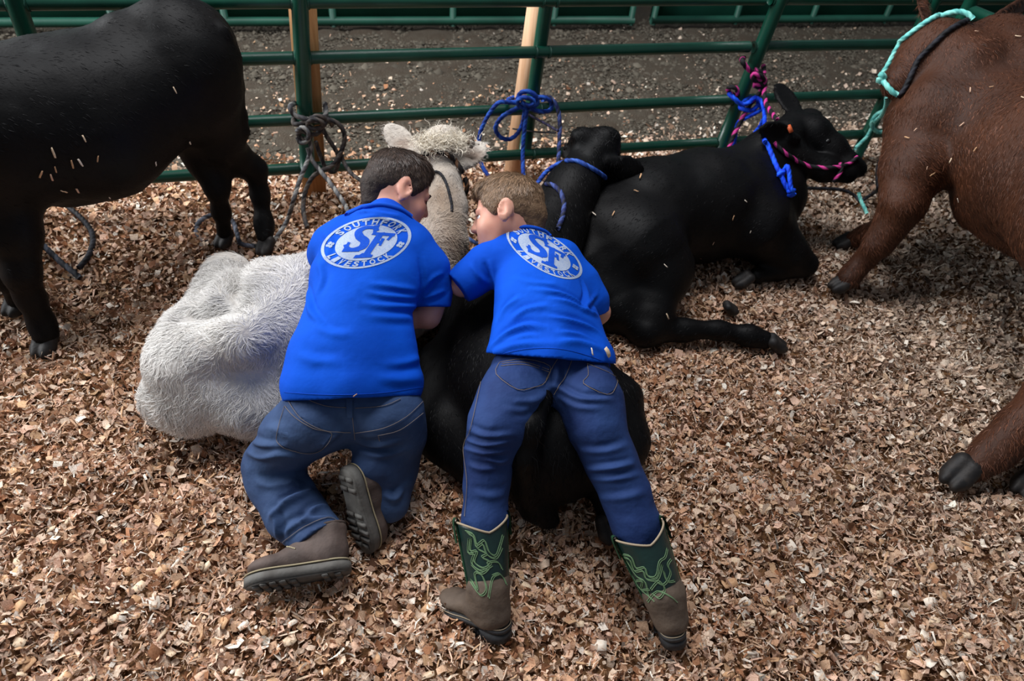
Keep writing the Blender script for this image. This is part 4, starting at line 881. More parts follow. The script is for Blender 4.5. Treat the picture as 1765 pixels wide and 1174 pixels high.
# ------------------------------------------------------------------ footwear (parts of the boys' clothing)
M_bgreen = mat('green_boot_leather', (14, 38, 36), 0.4, 0.5, noise=(14, (24, 52, 46), 0.4, 0.75), bump=(60, 0.3, 0.004))
M_bbrown = mat('dusty_brown_leather', (98, 84, 72), 0.75, 0.3, noise=(22, (76, 64, 55), 0.35, 0.7), bump=(50, 0.5, 0.005))
M_bsole = mat('worn_black_rubber', (42, 42, 44), 0.7, 0.3, noise=(30, (60, 58, 56), 0.4, 0.8), bump=(90, 0.4, 0.003))
M_lime = mat('lime_thread', (100, 128, 92), 0.7, 0.3); M_piping = mat('tan_piping', (150, 134, 112), 0.7, 0.3); M_strap = mat('green_pull_strap', (26, 62, 38), 0.7, 0.3, bump=(200, 0.5, 0.002))
M_sbrown = mat('brown_work_leather', (90, 76, 70), 0.7, 0.3, noise=(18, (66, 56, 52), 0.35, 0.7), bump=(40, 0.5, 0.006))
M_ssole = mat('dusty_grey_rubber', (104, 102, 98), 0.85, 0.2, noise=(16, (80, 76, 72), 0.35, 0.7), bump=(60, 0.4, 0.004)); M_welt = mat('pale_welt_thread', (158, 146, 118), 0.8, 0.2)
FOOT = [(-.036, 0), (-.030, .020), (-.008, .031), (.03, .031), (.07, .031), (.105, .038), (.135, .039), (.160, .029), (.176, .012), (.179, 0)]
def footprint(grow=0.0, x0=-1, x1=1):
    P = FOOT + [(x, -y) for x, y in FOOT[-2:0:-1]]; P = smooth_path(np.array(P, float), 4, True)
    c = np.array([0.07, 0]); d = P - c; n = d / np.linalg.norm(d, axis=1, keepdims=True); P = P + n * grow
    P[:, 0] = np.clip(P[:, 0], x0, x1); return P
def prism(H, P, z0, z1, bev=0.003):
    bm = bmesh.new(); a = [bm.verts.new((x, y, z0)) for x, y in P]; f = bm.faces.new(a); r = bmesh.ops.extrude_face_region(bm, geom=[f])
    for v in r['geom']:
        if isinstance(v, bmesh.types.BMVert): v.co.z = z1
    bmesh.ops.remove_doubles(bm, verts=bm.verts[:], dist=1e-5); bmesh.ops.recalc_face_normals(bm, faces=bm.faces[:])
    ed = [e for e in bm.edges if len(e.link_faces) == 2 and e.calc_face_angle(0) > 0.9]; bmesh.ops.bevel(bm, geom=ed, offset=bev, segments=2, affect='EDGES'); bm.verts.index_update()
    V = np.array([H(*v.co) for v in bm.verts]); F = {}
    for q in bm.faces: F.setdefault(len(q.verts), []).append([v.index for v in q.verts])
    bm.free(); return V, [np.array(f) for f in F.values()]
def western_boot(person, heel, toe_dir, top, up=(0, 0, 1), s=1.0, notch=None, embroidery=(), straps=()):
    """heel: ground point under the heel; top: centre of the shaft opening"""
    H = Frame(heel, toe_dir, up, s); heel = H.c; top = np.asarray(top, float)
    ank = H(0.012, 0, 0.075); axd = unit(top - ank)
    V_ = Solid(0.004); E = lambda c, r, k=0.02: V_.ell(H(*c), np.array(r) * s, H.A, k)
    E((0.004, 0, 0.050), (0.040, 0.034, 0.034)); E((0.06, 0, 0.048), (0.06, 0.034, 0.030), 0.03); E((0.125, 0, 0.040), (0.052, 0.038, 0.021), 0.02)
    V_.cone(H(0.010, 0, 0.045), ank + axd * 0.042, 0.040 * s, 0.0555 * s, 0.03); V_.cone(H(0.045, 0, 0.06), H(0.02, 0, 0.10), 0.032 * s, 0.036 * s, 0.03)
    V_.cut(H(0, 0, 0.022), -H.z); V_.disp = lambda P: 0.0012 * vnoise(P, 45, 81); V_.build()
    boot = mk('boot', V_.V, V_.F, M_bbrown, person); props(boot, 'green western boot with dusty brown foot and lime stitching')
    so = mk('sole', *prism(H, footprint(0.007), 0.012, 0.027), M_bsole, boot); mk('boot_heel', *prism(H, footprint(0.005, -1, 0.032), -0.016, 0.014), M_bsole, boot)
    mk('welt_stitching', *tube(np.array([H(x, y, 0.0275) for x, y in footprint(0.004)]), 0.0013, 6, True), M_piping, boot)
    # shaft: lofted rings, scalloped with a dip at front and back
    n, m = 48, 16; L = np.linalg.norm(top - ank); nt = unit(np.asarray(notch) - axd * axd.dot(notch)) if notch is not None else unit(-H.x - axd * axd.dot(-H.x)); sd = np.cross(axd, nt)
    rings = []; th = np.linspace(0, 2 * math.pi, n + 1)[:-1]
    for i in range(m):
        q = i / (m - 1)
        for a in th:
            dip = 0.030 * (abs(math.sin(a)) ** 1.2 - 1) * q ** 2.2 + 0.008 * q * 0
            r = np.array([0.052 + 0.010 * q, 0.050 + 0.016 * q]) * s; rings.append(ank + axd * (L * (0.16 + 0.84 * q) + dip) + nt * math.cos(a) * r[0] * (0.92 if q < 0.2 else 1) + sd * math.sin(a) * r[1])
    V = np.array(rings); i, j = np.meshgrid(np.arange(m - 1), np.arange(n), indexing='ij'); F = np.stack([i * n + j, i * n + (j + 1) % n, (i + 1) * n + (j + 1) % n, (i + 1) * n + j], -1).reshape(-1, 4)
    inner = V - 0.003 * vnormals(V, F); F2 = np.concatenate([F, F[:, ::-1] + len(V), np.stack([(m - 1) * n + np.arange(n), (m - 1) * n + (np.arange(n) + 1) % n, len(V) + (m - 1) * n + (np.arange(n) + 1) % n, len(V) + (m - 1) * n + np.arange(n)], 1)])
    sh = mk('boot_shaft', np.concatenate([V, inner]), F2, M_bgreen, boot)
    mk('top_piping', *tube(V[(m - 1) * n:], 0.0028, 8, True), M_piping, boot)
    b = BVHTree.FromPolygons(V.tolist(), F.tolist())
    for a in (math.pi / 2, -math.pi / 2):
        k = int(round((a % (2 * math.pi)) / (2 * math.pi) * n)); P = np.array([V[q * n + k] + (V[q * n + k] - (ank + axd * L * q / (m - 1))) * 0.03 for q in range(m)]); mk('side_seam', *tube(P, 0.0028, 6), M_strap, boot)
        tp = V[(m - 1) * n + k]; o = unit(tp - top); w = np.cross(axd, o)
        P = smooth_path([tp - axd * 0.05 + o * 0.004, tp + o * 0.006, tp + axd * 0.012, tp - o * 0.007, tp - axd * 0.04 - o * 0.005], 5)
        V3 = np.concatenate([P - w * 0.010, P + w * 0.010]); k2 = len(P); q = np.arange(k2 - 1); V4 = np.concatenate([V3, V3 + o * 0.002])
        mk('pull_strap', V4, np.concatenate([np.stack([q, q + 1, q + 1 + k2, q + k2], 1), np.stack([q + k2, q + 1 + k2, q + 1, q], 1) + 2 * k2]), M_strap, boot)
    for Lp in [q for e in embroidery for q in (e, [(u + 2.2, v + 2.4) for u, v in e])]:
        P = [hit([b, V_.bvh], u, v, 0.0012) for u, v in smooth_path(np.array(Lp, float), 5)]; P = [p for p in P if p is not None and np.linalg.norm(p - top) < 0.35]
        if len(P) > 3: mk('embroidery', *tube(np.array(P), 0.0011, 6), M_lime, boot)
    return boot
zz = lambda L: [(741 + x / 2.135, 579 + y / 2.135) for x, y in L]
flamesL = [zz(l) for l in ([(130, 716), (158, 728), (172, 765), (198, 750), (215, 792), (240, 806), (254, 772), (266, 730)], [(138, 724), (160, 740), (170, 775), (192, 764), (208, 802), (240, 816), (262, 776)],
    [(150, 740), (148, 788), (172, 790), (162, 828), (196, 852), (222, 832), (190, 812), (206, 800), (174, 782)], [(142, 745), (140, 795), (160, 800), (154, 836), (190, 862), (226, 842)], [(152, 842), (186, 872), (214, 852), (212, 832), (246, 830), (262, 856)],
    [(150, 892), (174, 932), (164, 872), (190, 880), (206, 930), (186, 952), (160, 922), (148, 900)], [(228, 880), (250, 872), (268, 890), (278, 912)], [(128, 880), (130, 940)], [(214, 960), (228, 890), (250, 874)])]
flamesR = [zz(l) for l in ([(700, 800), (738, 810), (758, 852), (788, 850), (800, 880), (830, 882), (842, 830), (862, 812), (870, 780)], [(712, 812), (735, 822), (752, 862), (782, 862), (796, 892), (836, 892), (852, 838)], [(722, 822), (758, 880), (790, 902), (802, 950)], [(740, 872), (768, 922), (800, 952), (822, 972)],
    [(830, 902), (860, 912), (882, 872), (872, 842), (884, 820)], [(812, 930), (840, 900), (862, 930), (842, 962), (818, 946)], [(800, 975), (835, 938), (880, 955), (905, 975)], [(748, 900), (780, 900), (776, 930), (806, 930)], [(856, 860), (870, 900), (896, 900)])]
western_boot(t2, gp(854, 1086, .034), gp(776, 1028, .0) - gp(854, 1078, .034), gp(830, 894, .215), (0.03, 0.50, 0.86), 1.0, notch=cdir(0.35, 0.25, -1), embroidery=flamesL)
western_boot(t2, gp(1159, 1094, .034), (0.30, 1.0, -0.4), gp(1101, 914, .215), (-0.12, 0.46, 0.88), 1.0, notch=cdir(0.25, 0.25, -1), embroidery=flamesR)

def work_shoe(person, heel, toe_dir, up, s=1.0, ankle=None):
    H = Frame(heel, toe_dir, up, s); U = Solid(0.004); E = lambda c, r, k=0.02: U.ell(H(*c), np.array(r) * s, H.A, k)
    E((0.004, 0, 0.050), (0.042, 0.036, 0.040)); E((0.06, 0, 0.048), (0.06, 0.036, 0.034), 0.03); E((0.125, 0, 0.040), (0.054, 0.041, 0.025), 0.02)
    U.cone(H(0.006, 0, 0.05), H(0.0, 0, 0.10), 0.036 * s, 0.038 * s, 0.02); U.cone(H(0.05, 0, 0.06), H(0.02, 0, 0.095), 0.032 * s, 0.034 * s, 0.02)
    U.cut(H(0, 0, 0.022), -H.z); U.cut(H(0, 0, 0.108), H.z); U.disp = lambda P: 0.0014 * vnoise(P, 40, 83); U.build()
    shoe = mk('work_shoe', U.V, U.F, M_sbrown, person); props(shoe, 'scuffed brown work shoe with a thick grey rubber sole')
    mk('sole', *prism(H, footprint(0.007), 0.0, 0.026, 0.004), M_ssole, shoe)
    mk('welt_stitching', *tube(np.array([H(x, y, 0.0268) for x, y in footprint(0.005)]), 0.0022, 6, True), M_welt, shoe)
    mk('topline', *tube(np.array([H(0.008 + 0.042 * math.cos(a), 0.037 * math.sin(a), 0.106 - 0.006 * math.cos(a)) for a in np.linspace(0, 2 * math.pi, 33)[:-1]]), 0.004, 8, True), M_sbrown, shoe)
    for (x, w) in ((-0.018, .030), (0.008, .036), (0.075, .036), (0.095, .044), (0.115, .046), (0.135, .044), (0.155, .030)):
        for q in (-1, 1):
            V, F = box((0, 0, 0), (0.0065, w * 0.36, 0.003), bev=0.001); V = np.array([H(x + v[0] + 0.25 * abs(v[1]), q * w * 0.46 + v[1], v[2] - 0.0025) for v in V]); mk('tread_lug', V, F, M_ssole, shoe)
    for L in ([(0.075, .036, .045), (0.10, .028, .066), (0.105, 0, .072), (0.10, -.028, .066), (0.075, -.036, .045)],):
        P = []
        for x, y, z in smooth_path(np.array(L), 6):
            o = H(x * 1.0, y * 1.6, z * 1.5); p, n, _, _ = U.bvh.find_nearest(Vector(o)); P.append(np.array(p) + np.array(n) * 0.001)
        mk('vamp_seam', *tube(np.array(P), 0.0016, 6), M_welt, shoe)
    return shoe
work_shoe(t1, gp(572, 992, .075), gp(418, 1026, .045) - gp(585, 975, .07), cdir(-0.18, -0.84, 0.50), 1.16)
sh_r = work_shoe(t1, gp(600, 836, .19), gp(600, 965, .03) - gp(592, 838, .19), cdir(0.66, -0.30, 0.68), 1.14)
V, F = box(gp(660, 798, .235), (0.004, 0.016, 0.003), np.array([unit(cdir(.8, .6, 0)), unit(cdir(.6, -.8, 0)), unit(cdir(0, 0, -1))]), 0.001); mk('pull_tab', V, F, mat('teal_webbing', (40, 120, 104), 0.7, 0.3), sh_r)
# ------------------------------------------------------------------ ropes and halters
M_rope = mat('twisted_rope', None, 0.7, 0.3, vcol=True)
def rp(parent, name, P, r, cols, n=6, pitch=None):
    V, F, C = rope(smooth_path(np.array(P, float), n), r, cols, pitch); return mk(name, V, F, M_rope, parent, True, C)
def Y(L, y): return [yp(u, v, y) for u, v in L]
def YY(L): return [yp(u, v, y) for u, v, y in L]
def G(L): return [gp(u, v, z) for u, v, z in L]
def on(bv, L, off, sub=4):
    P = [hit(bv, u, v, off) for u, v in smooth_path(np.array(L, float), sub)]; return [p for p in P if p is not None]
GREY = [(96, 96, 98), (140, 138, 134), (64, 62, 64)]; DGREY = [(66, 60, 58), (84, 76, 70), (42, 40, 42)]; BLUE = [(24, 64, 158), (38, 88, 188), (18, 50, 130)]; BRIGHT = [(8, 72, 232), (20, 92, 246), (4, 56, 200)]
NAVY = [(30, 38, 84), (58, 74, 132), (22, 24, 44)]; PINK = [(206, 60, 142), (22, 20, 24), (26, 24, 28)]; TEAL = [(120, 206, 196), (142, 220, 208), (96, 180, 174)]; BLK = [(22, 22, 28), (34, 34, 42), (14, 14, 18)]; BRBLK = [(34, 28, 26), (96, 66, 44), (26, 22, 22)]
yf = 2.685
# grey rope round the first post
t = thing('tied_rope', 'grey and brown ropes knotted round the left wooden board post, loops hanging', 'rope', yp(548, 240, yf), 'ropes tied to the fence')
rp(t, 'wrap', YY([(508, 178, 2.74), (500, 184, yf), (506, 197, 2.675), (524, 204, 2.665), (545, 208, 2.665), (561, 198, yf), (560, 178, 2.75)]), .010, GREY)
rp(t, 'wrap', YY([(506, 200, 2.75), (508, 214, yf), (530, 210, 2.66), (552, 203, 2.66), (568, 206, 2.70), (572, 216, 2.76)]), .010, DGREY)
rp(t, 'knot', YY([(534, 205, 2.65), (548, 200, 2.64), (562, 206, 2.65), (556, 218, 2.64), (540, 222, 2.63), (530, 214, 2.64), (540, 206, 2.63), (556, 212, 2.63), (550, 228, 2.65), (536, 232, 2.64), (522, 226, 2.65), (514, 232, 2.66), (524, 240, 2.65), (536, 236, 2.64)]), .0095, DGREY)
rp(t, 'knot', YY([(512, 226, 2.66), (522, 220, 2.64), (532, 228, 2.63), (530, 242, 2.64), (518, 246, 2.65), (512, 236, 2.66)]), .0095, GREY)
rp(t, 'lead', YY([(528, 236, 2.64), (536, 252, 2.64), (533, 268, 2.63), (526, 288, 2.60), (516, 312, 2.57), (506, 345, 2.52)]) + G([(495, 380, .05), (480, 404, .02), (466, 420, .012), (440, 424, .012)]), .0090, GREY)
rp(t, 'loop', YY([(562, 206, 2.65), (578, 210, 2.65), (590, 222, 2.645), (594, 240, 2.64), (586, 266, 2.63), (572, 286, 2.62), (557, 293, 2.61), (540, 304, 2.60), (528, 325, 2.58), (523, 350, 2.55), (524, 372, 2.5), (530, 392, 2.44)]), .0095, DGREY)
rp(t, 'loop', YY([(556, 222, 2.65), (566, 240, 2.645), (578, 258, 2.64), (584, 276, 2.64), (576, 296, 2.635), (562, 290, 2.64), (552, 268, 2.65), (544, 244, 2.65)]), .0090, DGREY)
rp(t, 'lead', YY([(530, 255, 2.635), (538, 276, 2.62), (554, 297, 2.58), (568, 314, 2.53), (582, 334, 2.45), (594, 352, 2.38), (602, 372, 2.3)]), .0090, GREY)
rp(t, 'lead', YY([(586, 262, 2.65), (594, 282, 2.62), (607, 300, 2.55), (629, 314, 2.45), (660, 318, 2.38)]), .0085, DGREY)
t = thing('rope_coil', 'grey rope looped on the shavings at the hind feet of the standing black calf', 'rope', gp(375, 420, 0), 'ropes on the ground')
rp(t, 'loop', G([(440, 424, .012), (415, 420, .012), (408, 400, .02), (398, 378, .03), (370, 370, .035), (346, 380, .025), (338, 398, .018), (350, 414, .014), (372, 420, .012)]), .0095, [(74, 78, 90), (110, 114, 126), (50, 52, 60)])
t = thing('lead_rope', 'dark rope bent into a loop on the shavings under the standing black calf', 'rope', gp(130, 470, 0), 'ropes on the ground')
rp(t, 'loop', G([(106, 348, .04), (122, 360, .03), (142, 378, .022), (157, 398, .02), (160, 418, .02), (152, 442, .018), (136, 462, .016)]), .0105, BLK)
rp(t, 'lead', G([(50, 394, .07), (66, 414, .04), (90, 438, .026), (112, 458, .022), (128, 470, .018), (138, 480, .008)]), .0110, [(34, 36, 44), (62, 66, 76), (22, 24, 30)])
# halter of the white calf
bv = SOL['wc'].bvh
t = thing('rope_halter', 'black and brown braided halter behind the ears of the white calf', 'halter', hit(bv, 753, 263, 0.0), 'halters on the calves')
rp(t, 'headstall', on(bv, [(714, 283), (722, 274), (734, 266), (753, 262), (772, 268), (788, 283), (798, 300), (803, 314)], .006) , .0090, BRBLK, 2, 0.05)
rp(t, 'cheek_strap', [hit(bv, 801, 306, .006, gp(801, 306, .46)), gp(805, 318, .44), gp(803, 332, .41), gp(797, 344, .38)], .0085, BRBLK, 6, 0.05)
rp(t, 'throat_strap', on(bv, [(738, 300), (750, 297), (759, 300), (768, 314), (774, 334), (778, 352), (778, 366)], .004), .0050, BLK, 2)
# blue rope at the second post and the halter it belongs to
t = thing('tied_rope', 'blue rope knotted round the second board post with a big open loop', 'rope', yp(905, 180, 2.69), 'ropes tied to the fence')
y2 = 2.68
rp(t, 'knot', YY([(892, 170, 2.68), (898, 160, 2.67), (912, 158, 2.665), (924, 166, 2.66), (926, 178, 2.66), (914, 186, 2.66), (898, 184, 2.655), (892, 174, 2.655), (904, 168, 2.65), (920, 174, 2.65), (912, 182, 2.645), (898, 176, 2.65)]), .0100, BLUE)
rp(t, 'loop', YY([(902, 182, 2.66), (884, 190, 2.665), (865, 202, 2.67), (854, 220, 2.67), (862, 236, 2.67), (878, 240, 2.67), (892, 230, 2.67), (901, 212, 2.665), (905, 188, 2.66)]), .0095, BLUE)
rp(t, 'loop', YY([(918, 170, 2.66), (936, 168, 2.66), (950, 176, 2.665), (948, 190, 2.665), (930, 192, 2.66), (912, 186, 2.655)]), .0095, BLUE)
rp(t, 'wrap', YY([(935, 172, 2.68), (946, 170, 2.72), (944, 168, 2.82), (905, 166, 2.88), (880, 170, 2.84), (876, 176, 2.72), (890, 176, 2.67)]), .0095, BLUE)
rp(t, 'lead', YY([(892, 178, 2.67), (874, 176, 2.66), (858, 178, 2.66), (842, 198, 2.66), (828, 228, 2.65), (825, 258, 2.63), (830, 284, 2.6), (845, 306, 2.55), (862, 315, 2.5)]), .0090, BLUE)
rp(t, 'lead', YY([(908, 188, 2.65), (905, 215, 2.64), (902, 245, 2.62), (901, 275, 2.59), (903, 318, 2.5), (906, 330, 2.45)]), .0090, BLUE)
bv = SOL['c2'].bvh
t = thing('rope_halter', 'blue rope halter across the back of the head of the calf under the smaller boy', 'halter', hit(bv, 1000, 285, 0.0), 'halters on the calves')
rp(t, 'headstall', on(bv, [(976, 279), (995, 280), (1010, 287), (1023, 294), (1036, 302), (1046, 307)], .005), .0085, [(38, 74, 160), (62, 100, 186), (28, 56, 126)], 2)
rp(t, 'lead', YY([(942, 168, 2.68), (954, 174, 2.66), (962, 190, 2.64), (965, 215, 2.6), (964, 245, 2.54), (963, 270, 2.46), (961, 286, 2.4), (955, 300, 2.34), (948, 312, 2.28)]), .0090, NAVY)
rp(t, 'lead', [gp(972, 279, .47), gp(958, 285, .46), gp(944, 294, .44), gp(932, 308, .42), gp(920, 326, .40), gp(912, 345, .38)], .0085, BLUE)
rp(t, 'neck_loop', on(bv, [(942, 319), (950, 320), (958, 324), (966, 334), (971, 350), (970, 368), (965, 384), (960, 396)], .005), .0085, NAVY, 2)
t = thing('tie_cord', 'thin dark cords running from the second board post to the calf halter', 'rope', yp(912, 210, 2.72))
rp(t, 'cord', YY([(908, 196, 2.70), (925, 205, 2.66), (945, 216, 2.58), (962, 226, 2.5)]), .0055, [(36, 32, 58), (52, 46, 78), (26, 24, 40)]); rp(t, 'cord', YY([(884, 222, 2.80), (912, 226, 2.71), (935, 228, 2.62), (958, 229, 2.5)]), .0038, BLK)
t = thing('rope_end', 'short blue rope end on the shavings in front of the smaller boy', 'rope', gp(795, 408, 0), 'ropes on the ground')
rp(t, 'rope', G([(782, 398, .05), (792, 404, .055), (803, 409, .06), (815, 416, .06), (830, 424, .05)]), .0085, [(60, 90, 150), (110, 136, 186), (38, 52, 96)])
# pink and black halter and rope, bright blue rope
bv = SOL['c3'].bvh; y3 = 2.67
t = thing('tied_rope', 'pink and black rope tied high round the slanted fence post', 'rope', yp(1300, 130, y3), 'ropes tied to the fence')
rp(t, 'wrap', YY([(1282, 100, 2.74), (1279, 104, y3), (1285, 114, 2.655), (1296, 124, 2.65), (1306, 132, 2.65), (1316, 128, y3), (1316, 114, 2.74)]), .0110, PINK, 6, 0.075)
rp(t, 'knot', YY([(1300, 120, 2.65), (1310, 124, 2.64), (1312, 136, 2.635), (1300, 138, 2.63), (1298, 128, 2.635), (1310, 130, 2.625), (1318, 140, 2.63), (1308, 150, 2.63), (1300, 146, 2.63), (1312, 146, 2.625), (1316, 156, 2.63)]), .0110, PINK, 6, 0.075)
rp(t, 'lead', YY([(1310, 146, 2.64), (1312, 156, 2.64), (1303, 168, 2.64), (1293, 180, 2.635), (1284, 195, 2.63), (1275, 213, 2.62), (1266, 231, 2.6), (1258, 250, 2.58), (1255, 262, 2.55)]), .0110, PINK, 6, 0.075)
rp(t, 'lead', YY([(1314, 130, 2.65), (1319, 142, 2.64), (1317, 160, 2.6), (1321, 180, 2.52), (1331, 196, 2.42), (1340, 208, 2.33)]), .0105, PINK, 6, 0.075)
rp(t, 'wrap', YY([(1272, 166, 2.66), (1270, 154, 2.65), (1262, 150, 2.66), (1255, 153, 2.68), (1258, 160, 2.70), (1266, 164, 2.74)]), .0105, PINK, 6, 0.075)
t = thing('rope_halter', 'pink and black twisted halter on the face of the black calf', 'halter', hit(bv, 1417, 288, 0.0), 'halters on the calves')
rp(t, 'cheek_rope', on(bv, [(1333, 246), (1344, 258), (1358, 269), (1376, 279), (1396, 286), (1417, 289), (1435, 289), (1446, 288)], .006), .0085, PINK, 2, 0.065)
rp(t, 'noseband', on(bv, [(1446, 288), (1458, 285), (1468, 279), (1476, 272)], .006), .0080, PINK, 2, 0.06)
rp(t, 'chin_rope', on(bv, [(1446, 283), (1447, 293), (1442, 302), (1436, 310)], .008), .0085, PINK, 2, 0.06)
t = thing('neck_rope', 'bright blue rope knotted round the neck of the calf in the pink halter', 'rope', hit(bv, 1330, 270, 0.0), 'ropes tied to the fence')
P = on(bv, [(1318, 240), (1322, 250), (1327, 264), (1333, 280), (1339, 294), (1345, 306), (1351, 320), (1357, 330)], .007)
rp(t, 'neck_loop', YY([(1302, 168, 2.62), (1312, 174, 2.6), (1317, 190, 2.54), (1318, 206, 2.46), (1317, 222, 2.38)]) + P, .0095, BRIGHT)
rp(t, 'knot', [p + np.array(q) for p, q in zip([P[len(P) * 3 // 5]] * 9 + [P[-1]] * 7, [(0, 0, 0), (.012, -.01, .006), (-.012, -.016, -.004), (.010, -.012, -.014), (-.012, -.006, -.02), (.012, -.012, -.03), (-.010, -.014, -.036), (.014, -.01, -.04), (.02, -.01, .03), (-.006, -.012, .02), (.012, -.014, .012), (-.010, -.01, .004), (.014, -.012, -.004), (-.006, -.012, -.012), (.016, -.012, -.014), (.02, -.012, -.004)])], .0085, BRIGHT)
rp(t, 'wrap', YY([(1256, 161, 2.68), (1266, 170, 2.64), (1278, 180, 2.63), (1290, 177, 2.62), (1302, 168, 2.63), (1308, 178, 2.62), (1296, 190, 2.62), (1282, 188, 2.63), (1276, 184, 2.66), (1286, 172, 2.70), (1294, 168, 2.72)]), .0105, BRIGHT)
rp(t, 'wrap', YY([(1306, 176, 2.62), (1312, 188, 2.61), (1300, 196, 2.61), (1286, 203, 2.62), (1272, 212, 2.64), (1268, 230, 2.66), (1265, 250, 2.66)]), .0095, BRIGHT)
rp(t, 'loop', YY([(1316, 205, 2.5), (1310, 218, 2.52), (1302, 228, 2.54), (1296, 240, 2.55), (1290, 250, 2.55)]), .0095, BRIGHT)
# teal and black ropes of the brown calf
bv = SOL['br'].bvh
t = thing('rope_halter', 'teal rope looped over the neck of the brown calf and tied to the fence', 'halter', hit(bv, 1597, 60, 0.0, gp(1597, 60, .8)), 'halters on the calves')
def onf(L, off, z):
    out = []
    for u, v in smooth_path(np.array(L, float), 4):
        p = hit(bv, u, v, off); out.append(p if p is not None else None)
    k = [i for i, p in enumerate(out) if p is not None]; A = np.array([out[i] for i in k])
    dep = np.interp(np.arange(len(out)), k, np.linalg.norm(A - CAM, axis=1)); uv = smooth_path(np.array(L, float), 4)
    return [out[i] if out[i] is not None else CAM + unit(ray(*uv[i])) * dep[i] for i in range(len(out))]
rp(t, 'neck_loop', onf([(1677, 33), (1666, 23), (1648, 20), (1623, 27), (1597, 41), (1572, 59), (1549, 79), (1537, 100), (1527, 118), (1518, 130)], .008, .8), .0100, TEAL, 2)
pk = onf([(1518, 130), (1526, 143), (1538, 157), (1547, 162)], .008, .7)
rp(t, 'knot', [pk[0], pk[0] + (-.01, -.012, .01), pk[0] + (.008, -.016, -.004), pk[0] + (-.012, -.008, -.014), pk[0] + (.004, -.012, -.02)], .0105, TEAL); rp(t, 'neck_loop', pk, .0100, TEAL, 2)
rp(t, 'lead', YY([(1528, 166, 2.2), (1527, 182, 2.35), (1520, 198, 2.55), (1508, 210, 2.66), (1502, 222, 2.68), (1494, 236, 2.68), (1484, 246, 2.66), (1474, 256, 2.64)]), .0090, TEAL)
rp(t, 'loop', YY([(1524, 190, 2.66), (1508, 200, 2.67), (1502, 216, 2.67), (1514, 228, 2.67), (1530, 224, 2.67), (1540, 214, 2.68)]), .0095, TEAL)
rp(t, 'lead', G([(1480, 332, .08), (1484, 346, .05), (1490, 358, .03), (1494, 368, .012)]), .0085, TEAL)
t = thing('neck_rope', 'black twisted rope round the neck of the brown calf, trailing along the shavings', 'rope', hit(bv, 1600, 90, 0.0, gp(1600, 90, .8)), 'halters on the calves')
rp(t, 'neck_loop', onf([(1669, 36), (1648, 46), (1628, 59), (1607, 79), (1584, 102), (1572, 123), (1563, 146), (1557, 160), (1548, 165)], .008, .8), .0100, BLK, 2)
rp(t, 'lead', YY([(1534, 250, 2.3), (1524, 262, 2.3), (1514, 285, 2.25), (1512, 308, 2.2), (1513, 326, 2.15)]) + G([(1504, 334, .04), (1490, 343, .03), (1482, 347, .025), (1474, 338, .035), (1460, 330, .05), (1440, 326, .06), (1410, 325, .07), (1378, 324, .09)]), .0085, BLK)
# ------------------------------------------------------------------ single wood flakes
def flake_mesh(i):
    r = np.random.default_rng(100 + i); L, W = (0.5, 0.5 * r.uniform(0.4, 0.8)) if i < 6 else (0.6, 0.12); n = 4; top = []
    for k in range(n):
        q = k / (n - 1) - 0.5; w = W * (1 - 0.4 * r.random() * (k in (0, n - 1))); c = 0.07 * (0.25 - q * q) * 4 * r.uniform(-1, 1)
        top += [(q * 2 * L * r.uniform(.92, 1.05), -w * r.uniform(.85, 1.1), c), (q * 2 * L * r.uniform(.92, 1.05), w * r.uniform(.85, 1.1), c)]
    V = np.array(top + [(x, y, z - 0.03) for x, y, z in top]); m = 2 * n; F = []
    for k in range(n - 1): a = 2 * k; F += [[a, a + 2, a + 3, a + 1], [a + m + 1, a + m + 3, a + m + 2, a + m], [a, a + m, a + m + 2, a + 2], [a + 1, a + 3, a + m + 3, a + m + 1]]
    F += [[0, 1, m + 1, m], [m - 2, 2 * m - 2, 2 * m - 1, m - 1]]
    return mesh_data('wood_flake', V, np.array(F), False)
flake_mats = [mat('flake_wood', c, 0.75, 0.2, noise=(6, d, 0.35, 0.7)) for c, d in (((228, 204, 176), (208, 180, 148)), ((206, 166, 128), (186, 142, 104)), ((216, 180, 154), (196, 156, 130)), ((240, 228, 212), (226, 208, 188)))]
flake_data = []
for i in range(8):
    for m in flake_mats: me = flake_mesh(i); me.materials.append(m); flake_data.append(me)
def flake(p, n, size, label, group, yaw=None, di=None):
    o = bpy.data.objects.new('wood_flake', flake_data[int(rng.integers(len(flake_data))) if di is None else di]); COL.objects.link(o)
    z = unit(n); a = rng.uniform(0, 6.28) if yaw is None else yaw; x = unit(np.cross(z, (math.cos(a), math.sin(a), 0.1))); y = np.cross(z, x)
    M = np.eye(4); M[:3, 0], M[:3, 1], M[:3, 2], M[:3, 3] = x * size, y * size, z * size, p; o.matrix_world = Matrix(M.tolist())
    return props(o, label, 'wood flake', group)
def flake_label(u, v, di):
    c = ('pale cream', 'tan', 'pinkish', 'whitish')[di % 4]; sh = 'broad' if di // 4 < 6 else 'narrow'
    if v > 1050: w = 'near the bottom edge, ' + ('left of the work shoes' if u < 420 else 'between the work shoes and the boots' if u < 770 else 'between the two green boots' if u < 1120 else 'right of the green boots' if u < 1450 else 'towards the right corner')
    elif u < 240: w = 'by the left edge below the white calf'
    elif u < 450: w = 'between the white calf and the work shoes'
    elif u < 770: w = 'beside the work shoes'
    elif u < 1050: w = 'between the two green boots'
    elif u < 1330: w = 'right of the smaller boy'
    elif u < 1560: w = 'on the open floor below the black hind hoof'
    else: w = 'below the brown hind leg'
    return f'{c} {sh} wood flake {w}'
k = 0
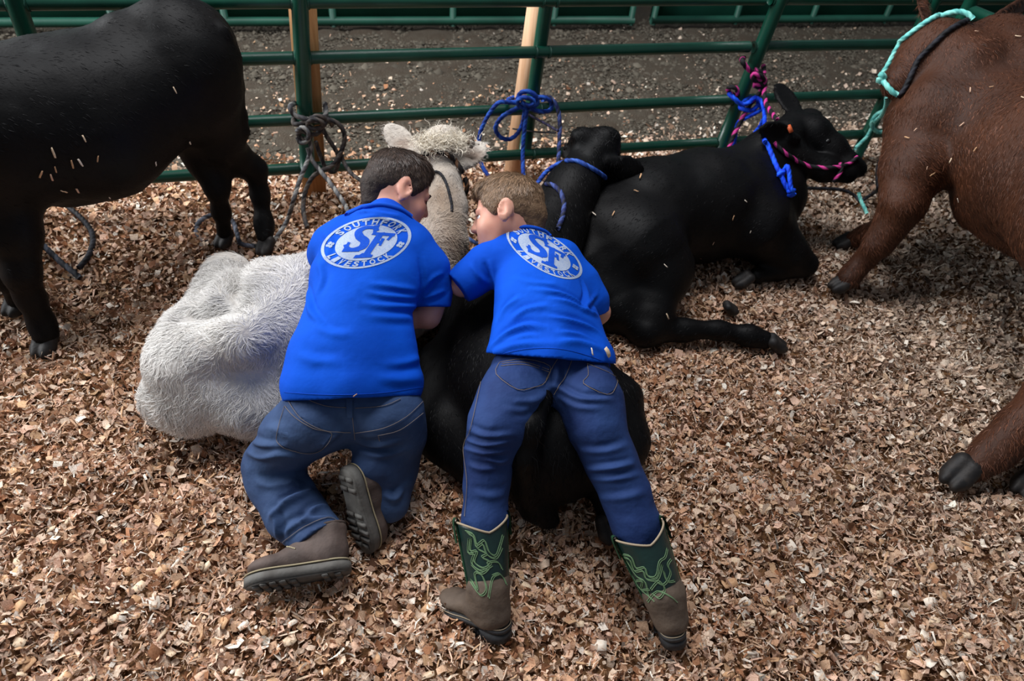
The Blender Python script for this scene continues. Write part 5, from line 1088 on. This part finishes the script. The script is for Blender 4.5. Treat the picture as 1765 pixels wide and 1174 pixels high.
for i in range(4000):
    if k >= 260: break
    u, v = rng.uniform(-10, 1775), 620 + 560 * math.sqrt(rng.random()); p = gp(u, v, 0.0); p[2] = float(height(p[:1], p[1:2])[0]) + 0.008
    if 430 < u < 1200 and v < 1010 or (u > 1560 and v < 850) or (760 < u < 900 and v > 860) or (1040 < u < 1200 and v > 880) or (410 < u < 700 and v < 1050) or (240 < u < 520 and v < 780): continue
    di = int(rng.integers(32)); flake(p, (rng.normal(0, .35), rng.normal(0, .35), 1), rng.uniform(0.020, 0.036), flake_label(u, v, di), 'wood flakes in the foreground', di=di); k += 1
def stuck(key, L, label, group, s=(0.015, 0.027), broad=False):
    for u, v in L:
        d = Vector(unit(ray(u, v))); p, n, _, _ = SOL[key].bvh.ray_cast(Vector(CAM), d)
        if p is not None: flake(np.array(p) + np.array(n) * 0.009, np.array(n), rng.uniform(*s), label, group, di=int(rng.integers(24, 32)) if not broad else 8)
stuck('c1', [(92, 262), (145, 238), (95, 290), (70, 298), (88, 303), (124, 281), (138, 278), (168, 272), (109, 326), (265, 280), (300, 155), (325, 243), (133, 325), (188, 337)], 'pale wood flake stuck to the coat of the standing black calf', 'flakes on the standing black calf')
stuck('c3', [(1228, 418), (1146, 458), (1247, 457), (1293, 399), (1283, 347), (1196, 500), (1207, 443), (1253, 470), (1262, 375)], 'small wood flake on the side of the calf in the pink halter', 'flakes on the calf in the pink halter', (0.008, 0.018))
stuck('c3', [(1006, 412), (1058, 370), (1025, 370), (1096, 332), (1104, 306), (1148, 545)], 'wood flake on the haunch of the calf in the pink halter', 'flakes on the haunch of the right black calf', (0.012, 0.024))
stuck('br', [(1660, 215), (1681, 57), (1754, 65), (1709, 152), (1672, 157), (1640, 276), (1684, 258), (1763, 171), (1596, 290), (1579, 224), (1564, 239), (1655, 344), (1605, 300)], 'pale wood flake stuck to the coat of the brown calf', 'flakes on the brown calf', (0.010, 0.020))
stuck('s2', [(1018, 607)], 'narrow pale wood flake on the hem of the smaller boy shirt', 'flakes on the shirts', (0.016, 0.018))
stuck('s2', [(1043, 608)], 'broad pale wood flake on the hem of the smaller boy shirt', 'flakes on the shirts', (0.030, 0.032), True)
stuck('s1', [(612, 680)], 'tiny wood flake on the hem of the taller boy shirt', 'flakes on the shirts', (0.010, 0.012))
